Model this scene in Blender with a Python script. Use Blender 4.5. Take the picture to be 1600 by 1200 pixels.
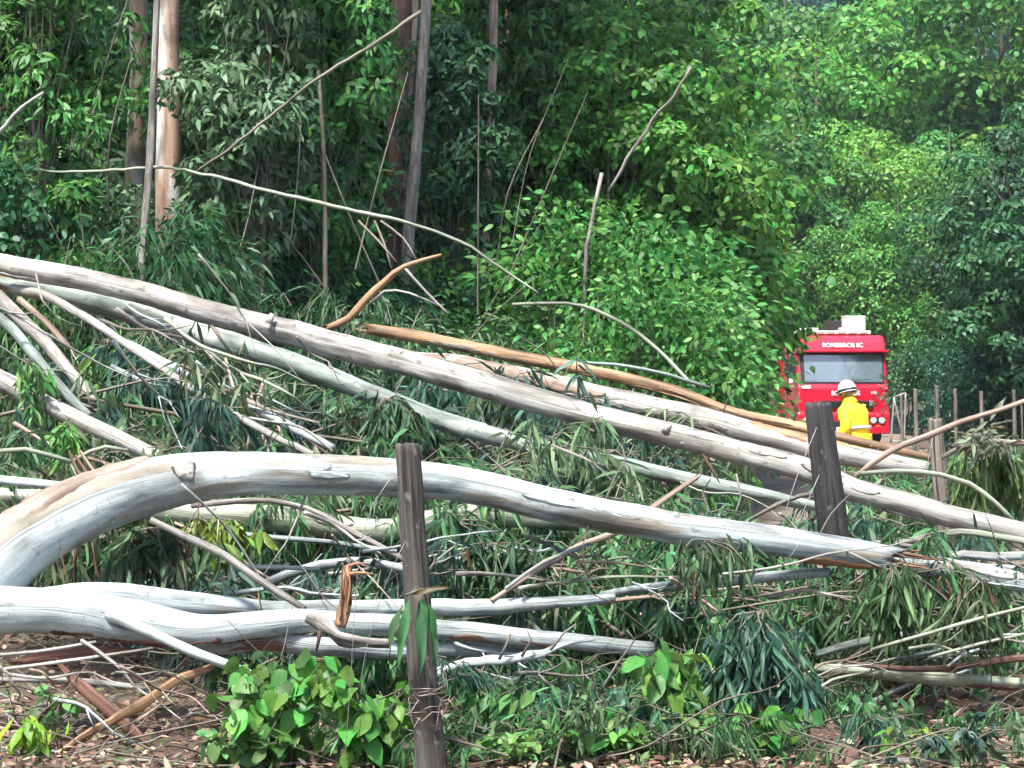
import bpy, bmesh, math, random
import numpy as np
from mathutils import Vector, Matrix

R = math.radians
for o in list(bpy.data.objects): bpy.data.objects.remove(o)
SC = bpy.context.scene
COL = SC.collection
random.seed(7)

# ---------------------------------------------------------------- camera, sky, sun, exposure
CAMZ, F = 1.7, 4000.0                       # eye height, focal length in photo pixels (1600 wide)
cam = bpy.data.cameras.new('camera'); cam.sensor_width = 36; cam.lens = 90
cam.clip_start = 0.1; cam.clip_end = 3000
camo = bpy.data.objects.new('camera', cam); COL.objects.link(camo)
camo.location = (0, 0, CAMZ); camo.rotation_euler = (R(90), 0, 0)
SC.camera = camo

SUN_EL, SUN_AZ = 62.0, 207.0                # azimuth: clockwise from +Y; behind the camera, to the left
W = bpy.data.worlds.new('World'); SC.world = W; W.use_nodes = True
wn = W.node_tree.nodes; wl = W.node_tree.links
sky = wn.new('ShaderNodeTexSky'); sky.sky_type = 'NISHITA'; sky.sun_disc = False
sky.sun_elevation = R(SUN_EL); sky.sun_rotation = R(SUN_AZ); sky.air_density = 1.0; sky.dust_density = 2.5
bg = wn['Background']; bg.inputs[1].default_value = 0.11
wl.new(sky.outputs[0], bg.inputs[0])
sun = bpy.data.lights.new('sun', 'SUN'); sun.energy = 4.3; sun.angle = R(8); sun.color = (1, .96, .88)
suno = bpy.data.objects.new('sun', sun); COL.objects.link(suno)
sd = Vector((math.sin(R(SUN_AZ))*math.cos(R(SUN_EL)), math.cos(R(SUN_AZ))*math.cos(R(SUN_EL)), math.sin(R(SUN_EL))))
suno.rotation_euler = sd.to_track_quat('Z', 'Y').to_euler(); suno.location = sd*60
vs = SC.view_settings; vs.view_transform = 'Standard'; vs.look = 'None'; vs.exposure = 1.5; vs.gamma = 1
vs.use_curve_mapping = False
SC.cycles.use_denoising = True; SC.cycles.use_adaptive_sampling = True; SC.cycles.adaptive_threshold = .04; SC.cycles.adaptive_min_samples = 16
SC.cycles.max_bounces = 4; SC.cycles.transparent_max_bounces = 8; SC.cycles.diffuse_bounces = 2
SC.cycles.transmission_bounces = 4; SC.cycles.volume_bounces = 0

def P(x, y, d):                             # photo measurement -> place in the world
    return Vector(((x-800)*d/F, d, CAMZ-(y-600)*d/F))

# ---------------------------------------------------------------- materials
MAT = {}
def newmat(name):
    m = bpy.data.materials.new(name); m.use_nodes = True; MAT[name] = m
    return m, m.node_tree.nodes, m.node_tree.links, m.node_tree.nodes['Principled BSDF']
def ramp(n, stops):
    r = n.new('ShaderNodeValToRGB'); e = r.color_ramp.elements
    while len(e) < len(stops): e.new(.5)
    for el, (p, c) in zip(e, stops): el.position = p; el.color = (*c, 1)
    return r
def plain(name, col, rough=.5, metal=0, spec=.5, coat=0, vary=.12, scale=8):
    m, n, l, b = newmat(name)
    tc = n.new('ShaderNodeTexCoord'); no = n.new('ShaderNodeTexNoise'); no.inputs['Scale'].default_value = scale
    no.inputs['Detail'].default_value = 6
    l.new(tc.outputs['Object'], no.inputs['Vector'])
    r = ramp(n, [(.3, tuple(c*(1-vary) for c in col)), (.7, tuple(min(1, c*(1+vary)) for c in col))])
    l.new(no.outputs['Fac'], r.inputs[0]); l.new(r.outputs[0], b.inputs['Base Color'])
    b.inputs['Roughness'].default_value = rough; b.inputs['Metallic'].default_value = metal
    b.inputs['Specular IOR Level'].default_value = spec; b.inputs['Coat Weight'].default_value = coat
    return m
def bark(name, stops, streak=(.6, 5), spots=.35, rough=.6, bump=.25, patch=None, ticks=0.0, spotcol=(.06, .05, .045), cracks=0):
    """UV-driven bark: u runs along the stem in metres, v round it in metres."""
    m, n, l, b = newmat(name)
    uv = n.new('ShaderNodeUVMap'); mp = n.new('ShaderNodeMapping'); l.new(uv.outputs[0], mp.inputs[0])
    oi = n.new('ShaderNodeObjectInfo')
    add = n.new('ShaderNodeVectorMath'); add.operation = 'ADD'
    sc_ = n.new('ShaderNodeVectorMath'); sc_.operation = 'SCALE'; sc_.inputs['Scale'].default_value = 37
    cx = n.new('ShaderNodeCombineXYZ'); l.new(oi.outputs['Random'], cx.inputs[2]); l.new(oi.outputs['Random'], cx.inputs[0])
    l.new(cx.outputs[0], sc_.inputs[0]); l.new(uv.outputs[0], add.inputs[0]); l.new(sc_.outputs[0], add.inputs[1])
    l.new(add.outputs[0], mp.inputs[0]); mp.inputs['Scale'].default_value = (streak[0], streak[1], 1)
    n1 = n.new('ShaderNodeTexNoise'); n1.inputs['Scale'].default_value = 3.2; n1.inputs['Detail'].default_value = 8; n1.inputs['Roughness'].default_value = .62
    l.new(mp.outputs[0], n1.inputs['Vector'])
    r1 = ramp(n, stops); l.new(n1.outputs['Fac'], r1.inputs[0]); col = r1.outputs[0]
    if patch:                                   # large patches of another bark tone
        n3 = n.new('ShaderNodeTexNoise'); n3.inputs['Scale'].default_value = 1.6; n3.inputs['Detail'].default_value = 5
        mp3 = n.new('ShaderNodeMapping'); mp3.inputs['Scale'].default_value = (.55, 3, 1)
        l.new(add.outputs[0], mp3.inputs[0]); l.new(mp3.outputs[0], n3.inputs['Vector'])
        r3 = ramp(n, [(patch[1], (0, 0, 0)), (patch[1]+.08, (1, 1, 1))]); l.new(n3.outputs['Fac'], r3.inputs[0])
        mx = n.new('ShaderNodeMixRGB'); mx.inputs[2].default_value = (*patch[0], 1)
        l.new(r3.outputs[0], mx.inputs[0]); l.new(col, mx.inputs[1]); col = mx.outputs[0]
    if ticks:                                   # fine cracks across the stem
        w = n.new('ShaderNodeTexNoise'); mpt = n.new('ShaderNodeMapping'); mpt.inputs['Scale'].default_value = (75, 13, 1)
        l.new(add.outputs[0], mpt.inputs[0]); l.new(mpt.outputs[0], w.inputs['Vector']); w.inputs['Scale'].default_value = 1; w.inputs['Detail'].default_value = 4; w.inputs['Distortion'].default_value = 1.6
        rt = ramp(n, [(.58, (0, 0, 0)), (.74, (ticks,)*3)]); l.new(w.outputs['Fac'], rt.inputs[0])
        mx = n.new('ShaderNodeMixRGB'); mx.inputs[2].default_value = (.10, .10, .095, 1)
        l.new(rt.outputs[0], mx.inputs[0]); l.new(col, mx.inputs[1]); col = mx.outputs[0]
    ns = n.new('ShaderNodeTexNoise'); ns.inputs['Scale'].default_value = 2.3; ns.inputs['Detail'].default_value = 7; ns.inputs['Distortion'].default_value = .8
    mps = n.new('ShaderNodeMapping'); mps.inputs['Scale'].default_value = (.8, 2.2, 1); mps.inputs['Location'].default_value = (5, 9, 0)
    l.new(add.outputs[0], mps.inputs[0]); l.new(mps.outputs[0], ns.inputs['Vector'])
    rs = ramp(n, [(.34, (.42, .41, .38)), (.5, (.92, .92, .90)), (.68, (1.12, 1.12, 1.12))]); l.new(ns.outputs['Fac'], rs.inputs[0])
    mxs = n.new('ShaderNodeMixRGB'); mxs.blend_type = 'MULTIPLY'; mxs.inputs[0].default_value = 1
    l.new(col, mxs.inputs[1]); l.new(rs.outputs[0], mxs.inputs[2]); col = mxs.outputs[0]
    if cracks:                                  # drying splits along the grain
        mpc = n.new('ShaderNodeMapping'); mpc.inputs['Scale'].default_value = (1.6, 55, 1); nc = n.new('ShaderNodeTexNoise'); nc.inputs['Scale'].default_value = 1; nc.inputs['Detail'].default_value = 3; nc.inputs['Distortion'].default_value = .6
        l.new(add.outputs[0], mpc.inputs[0]); l.new(mpc.outputs[0], nc.inputs['Vector']); rc = ramp(n, [(.36, (cracks,)*3), (.43, (0, 0, 0))]); l.new(nc.outputs['Fac'], rc.inputs[0])
        mc = n.new('ShaderNodeMixRGB'); mc.inputs[2].default_value = (.008, .007, .006, 1); l.new(rc.outputs[0], mc.inputs[0]); l.new(col, mc.inputs[1]); col = mc.outputs[0]
    n2 = n.new('ShaderNodeTexNoise'); n2.inputs['Scale'].default_value = 22; n2.inputs['Detail'].default_value = 4
    mp2 = n.new('ShaderNodeMapping'); mp2.inputs['Scale'].default_value = (.7, 1.1, 1)
    l.new(add.outputs[0], mp2.inputs[0]); l.new(mp2.outputs[0], n2.inputs['Vector'])
    r2 = ramp(n, [(.60, (0, 0, 0)), (.70, (spots,)*3)]); l.new(n2.outputs['Fac'], r2.inputs[0])
    mx = n.new('ShaderNodeMixRGB'); mx.inputs[2].default_value = (*spotcol, 1)
    l.new(r2.outputs[0], mx.inputs[0]); l.new(col, mx.inputs[1]); l.new(mx.outputs[0], b.inputs['Base Color'])
    b.inputs['Roughness'].default_value = rough
    bp = n.new('ShaderNodeBump'); bp.inputs['Strength'].default_value = bump; bp.inputs['Distance'].default_value = .02
    l.new(n1.outputs['Fac'], bp.inputs['Height']); l.new(bp.outputs[0], b.inputs['Normal'])
    return m
bark('bark_white', [(.30, (.11, .122, .127)), (.42, (.235, .275, .288)), (.50, (.32, .37, .385)), (.62, (.40, .455, .472)), (.8, (.32, .33, .31))], ticks=.6, spots=.45, patch=((.20, .18, .145), .58), bump=.5)
bark('bark_pale', [(.30, (.10, .093, .085)), (.42, (.22, .210, .195)), (.52, (.31, .300, .285)), (.64, (.40, .392, .38)), (.8, (.25, .235, .215))], spots=.75, patch=((.22, .195, .165), .58), bump=.4)
bark('bark_green', [(.30, (.07, .09, .08)), (.42, (.13, .165, .15)), (.54, (.19, .24, .22)), (.66, (.26, .31, .285)), (.8, (.18, .20, .17))], spots=.5, patch=((.31, .34, .325), .58), bump=.4)
bark('bark_olive', [(.30, (.09, .10, .07)), (.42, (.18, .20, .145)), (.54, (.27, .30, .235)), (.66, (.36, .39, .32)), (.8, (.22, .23, .16))], spots=.5, ticks=.5, bump=.4)
bark('bark_tan', [(.30, (.13, .065, .03)), (.45, (.26, .145, .07)), (.60, (.38, .24, .13)), (.8, (.26, .13, .06))], spots=.3, streak=(.5, 9))
bark('bark_pink', [(.30, (.12, .075, .055)), (.45, (.24, .165, .13)), (.62, (.35, .275, .235)), (.8, (.22, .145, .11))], spots=.5, streak=(.5, 9))
bark('bark_grey', [(.25, (.07, .06, .055)), (.45, (.17, .15, .14)), (.62, (.30, .28, .26)), (.8, (.20, .17, .15))], spots=.5, streak=(1.2, 7), rough=.85, bump=.6)
bark('bark_brown', [(.25, (.035, .018, .015)), (.45, (.09, .045, .035)), (.62, (.17, .09, .07)), (.8, (.10, .05, .04))], spots=.3, streak=(.6, 9), rough=.85, bump=.7)
bark('bark_red', [(.30, (.05, .020, .016)), (.43, (.11, .045, .032)), (.56, (.20, .09, .062)), (.7, (.27, .15, .11)), (.85, (.13, .055, .04))], spots=.3, streak=(.5, 12), rough=.7, bump=.6)
bark('twig_bark', [(.25, (.06, .05, .037)), (.5, (.13, .11, .083)), (.75, (.22, .195, .155))], spots=.3)
bark('raw_wood', [(.28, (.12, .05, .025)), (.42, (.30, .14, .07)), (.55, (.42, .24, .13)), (.7, (.50, .33, .20))], spots=.2, streak=(.4, 16), bump=.6)
bark('standing_bark', [(.30, (.20, .12, .08)), (.45, (.36, .235, .17)), (.62, (.46, .33, .26)), (.8, (.36, .25, .19))], spots=.45, streak=(.4, 5), patch=((.50, .53, .53), .54))
bark('post_dark', [(.30, (.014, .013, .014)), (.45, (.030, .028, .029)), (.60, (.055, .05, .05)), (.8, (.03, .028, .028))], cracks=.9, spots=.5, streak=(.5, 14), rough=.9, bump=.9, spotcol=(.16, .14, .13))
bark('post_brown', [(.30, (.028, .024, .022)), (.45, (.062, .053, .048)), (.60, (.105, .092, .083)), (.8, (.06, .05, .045))], cracks=.9, spots=.5, streak=(.5, 14), rough=.9, bump=.9, spotcol=(.24, .2, .17))
bark('post_grey', [(.30, (.07, .06, .05)), (.45, (.15, .13, .11)), (.62, (.24, .21, .18)), (.8, (.15, .13, .11))], cracks=.8, spots=.4, streak=(.5, 14), rough=.9, bump=.9)

def leafmat(name, transl=.3, rough=.5, spec=.35, vmin=.42, vmax=1.55):
    m, n, l, b = newmat(name)
    oi = n.new('ShaderNodeObjectInfo'); at = n.new('ShaderNodeAttribute'); at.attribute_name = 'r'
    hs = n.new('ShaderNodeHueSaturation')
    mr = n.new('ShaderNodeMapRange'); mr.inputs['To Min'].default_value = .455; mr.inputs['To Max'].default_value = .54     # hue: yellower .. bluer
    l.new(at.outputs['Fac'], mr.inputs[0]); l.new(mr.outputs[0], hs.inputs['Hue'])
    m2 = n.new('ShaderNodeMath'); m2.operation = 'MULTIPLY'; m2.inputs[1].default_value = 7.13
    m3 = n.new('ShaderNodeMath'); m3.operation = 'FRACT'; l.new(at.outputs['Fac'], m2.inputs[0]); l.new(m2.outputs[0], m3.inputs[0])
    mv = n.new('ShaderNodeMapRange'); mv.inputs['To Min'].default_value = vmin; mv.inputs['To Max'].default_value = vmax
    l.new(m3.outputs[0], mv.inputs[0]); l.new(mv.outputs[0], hs.inputs['Value'])
    l.new(oi.outputs['Color'], hs.inputs['Color'])
    l.new(hs.outputs[0], b.inputs['Base Color']); b.inputs['Roughness'].default_value = rough; b.inputs['Specular IOR Level'].default_value = spec
    t = n.new('ShaderNodeBsdfTranslucent'); ht = n.new('ShaderNodeHueSaturation'); ht.inputs['Hue'].default_value = .485; ht.inputs['Value'].default_value = 1.5
    l.new(hs.outputs[0], ht.inputs['Color']); l.new(ht.outputs[0], t.inputs[0])
    ms = n.new('ShaderNodeMixShader'); ms.inputs[0].default_value = transl
    l.new(b.outputs[0], ms.inputs[1]); l.new(t.outputs[0], ms.inputs[2]); l.new(ms.outputs[0], n['Material Output'].inputs[0])
    return m
leafmat('leaf')
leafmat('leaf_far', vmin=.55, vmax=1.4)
def leafpart(name):                             # for leaves that are objects of their own: varies per object
    m, n, l, b = newmat(name)
    oi = n.new('ShaderNodeObjectInfo'); hs = n.new('ShaderNodeHueSaturation')
    mr = n.new('ShaderNodeMapRange'); mr.inputs['To Min'].default_value = .455; mr.inputs['To Max'].default_value = .525
    l.new(oi.outputs['Random'], mr.inputs[0]); l.new(mr.outputs[0], hs.inputs['Hue'])
    m2 = n.new('ShaderNodeMath'); m2.operation = 'MULTIPLY'; m2.inputs[1].default_value = 7.13
    m3 = n.new('ShaderNodeMath'); m3.operation = 'FRACT'; l.new(oi.outputs['Random'], m2.inputs[0]); l.new(m2.outputs[0], m3.inputs[0])
    mv = n.new('ShaderNodeMapRange'); mv.inputs['To Min'].default_value = .6; mv.inputs['To Max'].default_value = 1.5
    l.new(m3.outputs[0], mv.inputs[0]); l.new(mv.outputs[0], hs.inputs['Value']); l.new(oi.outputs['Color'], hs.inputs['Color'])
    tc = n.new('ShaderNodeTexCoord'); no = n.new('ShaderNodeTexNoise'); no.inputs['Scale'].default_value = 6; l.new(tc.outputs['Object'], no.inputs['Vector'])
    mm = n.new('ShaderNodeMixRGB'); mm.blend_type = 'MULTIPLY'; mm.inputs[0].default_value = .5
    rr = ramp(n, [(.35, (.65, .65, .5)), (.6, (1, 1, 1))]); l.new(no.outputs['Fac'], rr.inputs[0])
    l.new(hs.outputs[0], mm.inputs[1]); l.new(rr.outputs[0], mm.inputs[2])
    l.new(mm.outputs[0], b.inputs['Base Color']); b.inputs['Roughness'].default_value = .5; b.inputs['Specular IOR Level'].default_value = .35
    t = n.new('ShaderNodeBsdfTranslucent'); ht = n.new('ShaderNodeHueSaturation'); ht.inputs['Hue'].default_value = .475; ht.inputs['Value'].default_value = 1.5
    l.new(mm.outputs[0], ht.inputs['Color']); l.new(ht.outputs[0], t.inputs[0])
    ms = n.new('ShaderNodeMixShader'); ms.inputs[0].default_value = .3
    l.new(b.outputs[0], ms.inputs[1]); l.new(t.outputs[0], ms.inputs[2]); l.new(ms.outputs[0], n['Material Output'].inputs[0])
leafpart('leaf_part')
# litter: dead leaves, chips and torn green leaves
m, n, l, b = newmat('litter')
at = n.new('ShaderNodeAttribute'); at.attribute_name = 'r'
r = ramp(n, [(0, (.05, .028, .022)), (.3, (.15, .075, .055)), (.5, (.28, .17, .12)), (.66, (.42, .31, .22)), (.75, (.12, .13, .04)), (.9, (.05, .14, .035)), (1, (.32, .27, .21))])
l.new(at.outputs['Fac'], r.inputs[0]); l.new(r.outputs[0], b.inputs['Base Color']); b.inputs['Roughness'].default_value = .6
def groundmat(name, stops, scale=3):
    m, n, l, b = newmat(name)
    tc = n.new('ShaderNodeTexCoord'); a = n.new('ShaderNodeTexNoise'); a.inputs['Scale'].default_value = scale; a.inputs['Detail'].default_value = 10; a.inputs['Roughness'].default_value = .7
    l.new(tc.outputs['Object'], a.inputs['Vector']); r = ramp(n, stops); l.new(a.outputs['Fac'], r.inputs[0]); l.new(r.outputs[0], b.inputs['Base Color'])
    b.inputs['Roughness'].default_value = .95
    bp = n.new('ShaderNodeBump'); bp.inputs['Strength'].default_value = .8; bp.inputs['Distance'].default_value = .05
    l.new(a.outputs['Fac'], bp.inputs['Height']); l.new(bp.outputs[0], b.inputs['Normal'])
groundmat('soil', [(.3, (.035, .022, .018)), (.5, (.085, .050, .040)), (.62, (.05, .065, .028)), (.75, (.13, .085, .065))])
groundmat('dirt', [(.3, (.09, .07, .058)), (.5, (.15, .115, .095)), (.7, (.21, .165, .135))], 1.5)
plain('truck_red', (.52, .008, .034), .28, coat=.6, vary=.05)
plain('truck_dark', (.02, .021, .024), .45)
plain('truck_white', (.80, .80, .82), .4, vary=.03)
plain('rubber', (.018, .018, .019), .8)
plain('steel', (.55, .56, .57), .35, metal=.8)
plain('cab_sky_sheen', (.17, .215, .24), .8)  # cab backing, toned blue-grey like sky reflected in the screen
plain('amber_lens', (.8, .22, .02), .2)
plain('yellow_cloth', (.95, .60, .015), .7, vary=.10, scale=6)
plain('reflective', (.72, .72, .66), .35)
plain('helmet_white', (.84, .83, .78), .3, coat=.4, vary=.02)
plain('black_strap', (.012, .013, .016), .5)
plain('glove', (.62, .58, .52), .8)
plain('skin', (.36, .20, .13), .55)
plain('hair', (.02, .015, .012), .6)
plain('rock', (.12, .065, .055), .9, vary=.4, scale=14)
plain('wire_metal', (.26, .25, .24), .5, metal=.6)
plain('gate_paint', (.22, .23, .225), .5)
plain('paper', (.75, .75, .62), .8)
m, n, l, b = newmat('windscreen')
tr = n.new('ShaderNodeBsdfTransparent'); tr.inputs[0].default_value = (.92, .96, .98, 1)
gl = n.new('ShaderNodeBsdfGlossy'); gl.inputs['Roughness'].default_value = .06
ms = n.new('ShaderNodeMixShader'); ms.inputs[0].default_value = .24
l.new(tr.outputs[0], ms.inputs[1]); l.new(gl.outputs[0], ms.inputs[2]); l.new(ms.outputs[0], n['Material Output'].inputs[0])
m, n, l, b = newmat('lamp_glass')
b.inputs['Base Color'].default_value = (.85, .86, .88, 1); b.inputs['Roughness'].default_value = .08; b.inputs['Metallic'].default_value = .5
tcn = n.new('ShaderNodeTexCoord'); vn = n.new('ShaderNodeTexWave'); vn.inputs['Scale'].default_value = 20; l.new(tcn.outputs['Object'], vn.inputs['Vector'])
bpn = n.new('ShaderNodeBump'); bpn.inputs['Strength'].default_value = .2; l.new(vn.outputs['Fac'], bpn.inputs['Height']); l.new(bpn.outputs[0], b.inputs['Normal'])

# ---------------------------------------------------------------- object helpers
def tag(o, label=None, cat=None, group=None, kind=None):
    if label: o['label'] = label
    if cat: o['category'] = cat
    if group: o['group'] = group
    if kind: o['kind'] = kind
    return o
def link(name, me, mat=None, parent=None, color=None):
    o = bpy.data.objects.new(name, me); COL.objects.link(o)
    if mat is not None and me is not None and not me.materials: me.materials.append(MAT[mat])
    if parent is not None: o.parent = parent
    if color: o.color = (*color, 1)
    return o
def empty(name, loc=(0, 0, 0), rz=0):
    o = bpy.data.objects.new(name, None); COL.objects.link(o)
    o.location = loc; o.rotation_euler = (0, 0, rz); o.empty_display_size = .2
    return o
def copy_tree(o, parent=None, color=None):
    c = o.copy(); COL.objects.link(c); c.parent = parent
    if color and o.name.split('.')[0] in ('crown', 'foliage'): c.color = (*color, 1)
    for ch in o.children: copy_tree(ch, c, color)
    return c
def npmesh(name, V, T, r=None, uv=None, smooth=False):
    """Triangle mesh from arrays; r: a value per vertex; uv: per vertex."""
    me = bpy.data.meshes.new(name); V = np.asarray(V, np.float32); T = np.asarray(T, np.int32)
    me.vertices.add(len(V)); me.vertices.foreach_set('co', V.ravel())
    me.loops.add(T.size); me.loops.foreach_set('vertex_index', T.ravel())
    k = T.shape[1]
    me.polygons.add(len(T)); me.polygons.foreach_set('loop_start', np.arange(0, T.size, k, dtype=np.int32))
    if smooth: me.polygons.foreach_set('use_smooth', np.ones(len(T), bool))
    if r is not None:
        a = me.attributes.new('r', 'FLOAT', 'POINT'); a.data.foreach_set('value', np.asarray(r, np.float32))
    if uv is not None:
        u = me.uv_layers.new(name='UVMap'); u.data.foreach_set('uv', np.asarray(uv, np.float32)[T.ravel()].ravel())
    me.update(calc_edges=True); me.validate()
    return me
def unit(a): return a/np.maximum(np.linalg.norm(a, axis=-1, keepdims=True), 1e-9)

def spline(pts, step):
    """pts: (x,y,z,r) rows -> Catmull-Rom resampled by about step metres."""
    p = np.asarray(pts, float)
    if len(p) == 2: p = np.vstack([p[0], (p[0]+p[1])/2, p[1]])
    e = np.vstack([2*p[0]-p[1], p, 2*p[-1]-p[-2]]); out = []
    for i in range(1, len(e)-2):
        a, b, c, d = e[i-1:i+3]; n = max(1, int(np.linalg.norm((c-b)[:3])/step))
        t = np.linspace(0, 1, n, endpoint=False)[:, None]
        out.append(.5*((2*b)+(c-a)*t+(2*a-5*b+4*c-d)*t**2+(3*b-a-3*c+d)*t**3))
    out.append(p[-1][None]); q = np.vstack(out); q[:, 3] = np.maximum(q[:, 3], .0006)
    return q
def tube_arrays(pts, sides=10, step=.12, rough=.05, seed=0, wob=0.0, jag0=0, jag1=0, flat=1.0):
    q = spline(pts, step); rng = np.random.default_rng(seed); n = len(q)
    C, Rd = q[:, :3], q[:, 3].copy()
    Tn = unit(np.gradient(C, axis=0)); up = np.array([0, 0, 1.]) if abs(Tn[0, 2]) < .9 else np.array([0, 1., 0])
    U = np.zeros_like(C); u = np.cross(Tn[0], up); u /= np.linalg.norm(u)
    for i in range(n):
        u = u-Tn[i]*np.dot(u, Tn[i]); u /= np.linalg.norm(u); U[i] = u
    Wv = np.cross(Tn, U)
    if wob and n > 6:
        k = rng.normal(size=(n, 2)); ker = np.ones(5)/5
        for j in range(2): k[:, j] = np.convolve(k[:, j], ker, 'same')
        C = C+(U*k[:, :1]+Wv*k[:, 1:])*wob
    a = np.linspace(0, 2*np.pi, sides, endpoint=False)
    s = np.r_[0, np.cumsum(np.linalg.norm(np.diff(C, axis=0), axis=1))]; w0 = max(float(np.median(q[:, 3])), .004)
    rel = .9*np.sin(2*a[None]+rng.uniform(0, 6)+s[:, None]*.6)
    for k in range(7):
        rel = rel+rng.uniform(.2, .6)*np.sin(a[None]*rng.integers(0, 5)+s[:, None]/w0*rng.uniform(.15, 1.1)+rng.uniform(0, 6))
    rr = Rd[:, None]*(1+rough*rel)
    V = C[:, None]+rr[..., None]*(np.cos(a)[None, :, None]*U[:, None]*flat+np.sin(a)[None, :, None]*Wv[:, None])
    if jag1: V[-1] += Tn[-1][None]*(rng.uniform(-.2, 1, (sides, 1))**2*jag1)
    if jag0: V[0] -= Tn[0][None]*(rng.uniform(-.2, 1, (sides, 1))**2*jag0)
    uv = np.stack(np.broadcast_arrays(s[:, None], (a*np.maximum(Rd.mean(), .01))[None]), -1)
    V = V.reshape(-1, 3); uv = uv.reshape(-1, 2)
    i = np.arange(n-1)[:, None]*sides; j = np.arange(sides)[None]; j2 = (j+1) % sides
    A, B, Cc, D = (i+j).ravel(), (i+j2).ravel(), (i+sides+j2).ravel(), (i+sides+j).ravel()
    Q = np.vstack([np.stack([A, B, Cc], 1), np.stack([A, Cc, D], 1)])
    nb = len(V); c0 = C[0]+Tn[0]*jag0*.3; c1 = C[-1]-Tn[-1]*jag1*.3
    V = np.vstack([V, c0, c1]); uv = np.vstack([uv, [0, 0], [s[-1], 0]])
    k = np.arange(sides); k2 = (k+1) % sides; e = (n-1)*sides
    caps = np.vstack([np.stack([k2, k, np.full(sides, nb)], 1), np.stack([e+k, e+k2, np.full(sides, nb+1)], 1)])
    return V, Q, caps, uv
SEED = [100]
def tube(name, pts, mat, parent=None, sides=12, step=.12, rough=.05, wob=0, jag0=0, jag1=0, endmat=None, flat=1.0):
    SEED[0] += 1
    V, Q, caps, uv = tube_arrays(pts, sides, step, rough, SEED[0], wob, jag0, jag1, flat)
    T = np.vstack([Q, caps]); me = npmesh(name, V, T, uv=uv, smooth=True)
    me.materials.append(MAT[mat])
    if endmat:
        me.materials.append(MAT[endmat]); mi = np.zeros(len(T), np.int32); mi[len(Q):] = 1
        me.polygons.foreach_set('material_index', mi)
    return link(name, me, None, parent)
def pxpath(rows):                              # rows (x, y, width px, depth m)
    out = []
    for x, y, w, d in rows:
        p = P(x, y, d); out.append((p.x, p.y, p.z, w*d/F/2))
    return out
def bmobj(name, bm, mat, parent=None, smooth=False):
    me = bpy.data.meshes.new(name); bm.normal_update(); bm.to_mesh(me); bm.free()
    if smooth: me.polygons.foreach_set('use_smooth', [True]*len(me.polygons))
    return link(name, me, mat, parent)
def box(name, c, s, mat, parent=None, bev=.02, seg=2):
    bm = bmesh.new(); bmesh.ops.create_cube(bm, size=1)
    for v in bm.verts: v.co = Vector((v.co.x*s[0]+c[0], v.co.y*s[1]+c[1], v.co.z*s[2]+c[2]))
    if bev: bmesh.ops.bevel(bm, geom=bm.edges[:], offset=bev, segments=seg, affect='EDGES', profile=.6)
    return bmobj(name, bm, mat, parent)
def prism(name, prof, x0, x1, mat, parent=None, bev=.04, seg=3):
    """profile of (y, z), extruded along x"""
    bm = bmesh.new(); a = [bm.verts.new((x0, y, z)) for y, z in prof]; b_ = [bm.verts.new((x1, y, z)) for y, z in prof]
    k = len(prof); bm.faces.new(a[::-1]); bm.faces.new(b_)
    for i in range(k): bm.faces.new((a[i], a[(i+1) % k], b_[(i+1) % k], b_[i]))
    bmesh.ops.recalc_face_normals(bm, faces=bm.faces[:])
    if bev: bmesh.ops.bevel(bm, geom=bm.edges[:], offset=bev, segments=seg, affect='EDGES', profile=.6)
    return bmobj(name, bm, mat, parent)
def cyl(name, c, r, h, axis, mat, parent=None, n=20, bev=.01):
    bm = bmesh.new(); bmesh.ops.create_cone(bm, cap_ends=True, segments=n, radius1=r, radius2=r, depth=h)
    if bev: bmesh.ops.bevel(bm, geom=[e for e in bm.edges if len(e.link_faces) == 2 and any(len(f.verts) > 4 for f in e.link_faces)], offset=bev, segments=2, affect='EDGES')
    m4 = Matrix.Translation(c) @ {'x': Matrix.Rotation(R(90), 4, 'Y'), 'y': Matrix.Rotation(R(90), 4, 'X'), 'z': Matrix.Identity(4)}[axis]
    bmesh.ops.transform(bm, matrix=m4, verts=bm.verts[:])
    return bmobj(name, bm, mat, parent, smooth=False)
def text(name, s, size, mat, parent, loc, rot=(R(90), 0, 0), depth=.006, xs=1):
    cu = bpy.data.curves.new(name, 'FONT'); cu.body = s; cu.size = size; cu.extrude = depth; cu.align_x = 'CENTER'; cu.align_y = 'CENTER'; cu.offset = size*.02
    to = bpy.data.objects.new(name, cu); COL.objects.link(to)
    me = bpy.data.meshes.new_from_object(to); bpy.data.objects.remove(to); bpy.data.curves.remove(cu)
    me.materials.clear(); o = link(name, me, mat, parent); o.location = loc; o.rotation_euler = rot; o.scale = (xs, 1, 1)
    return o

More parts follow.
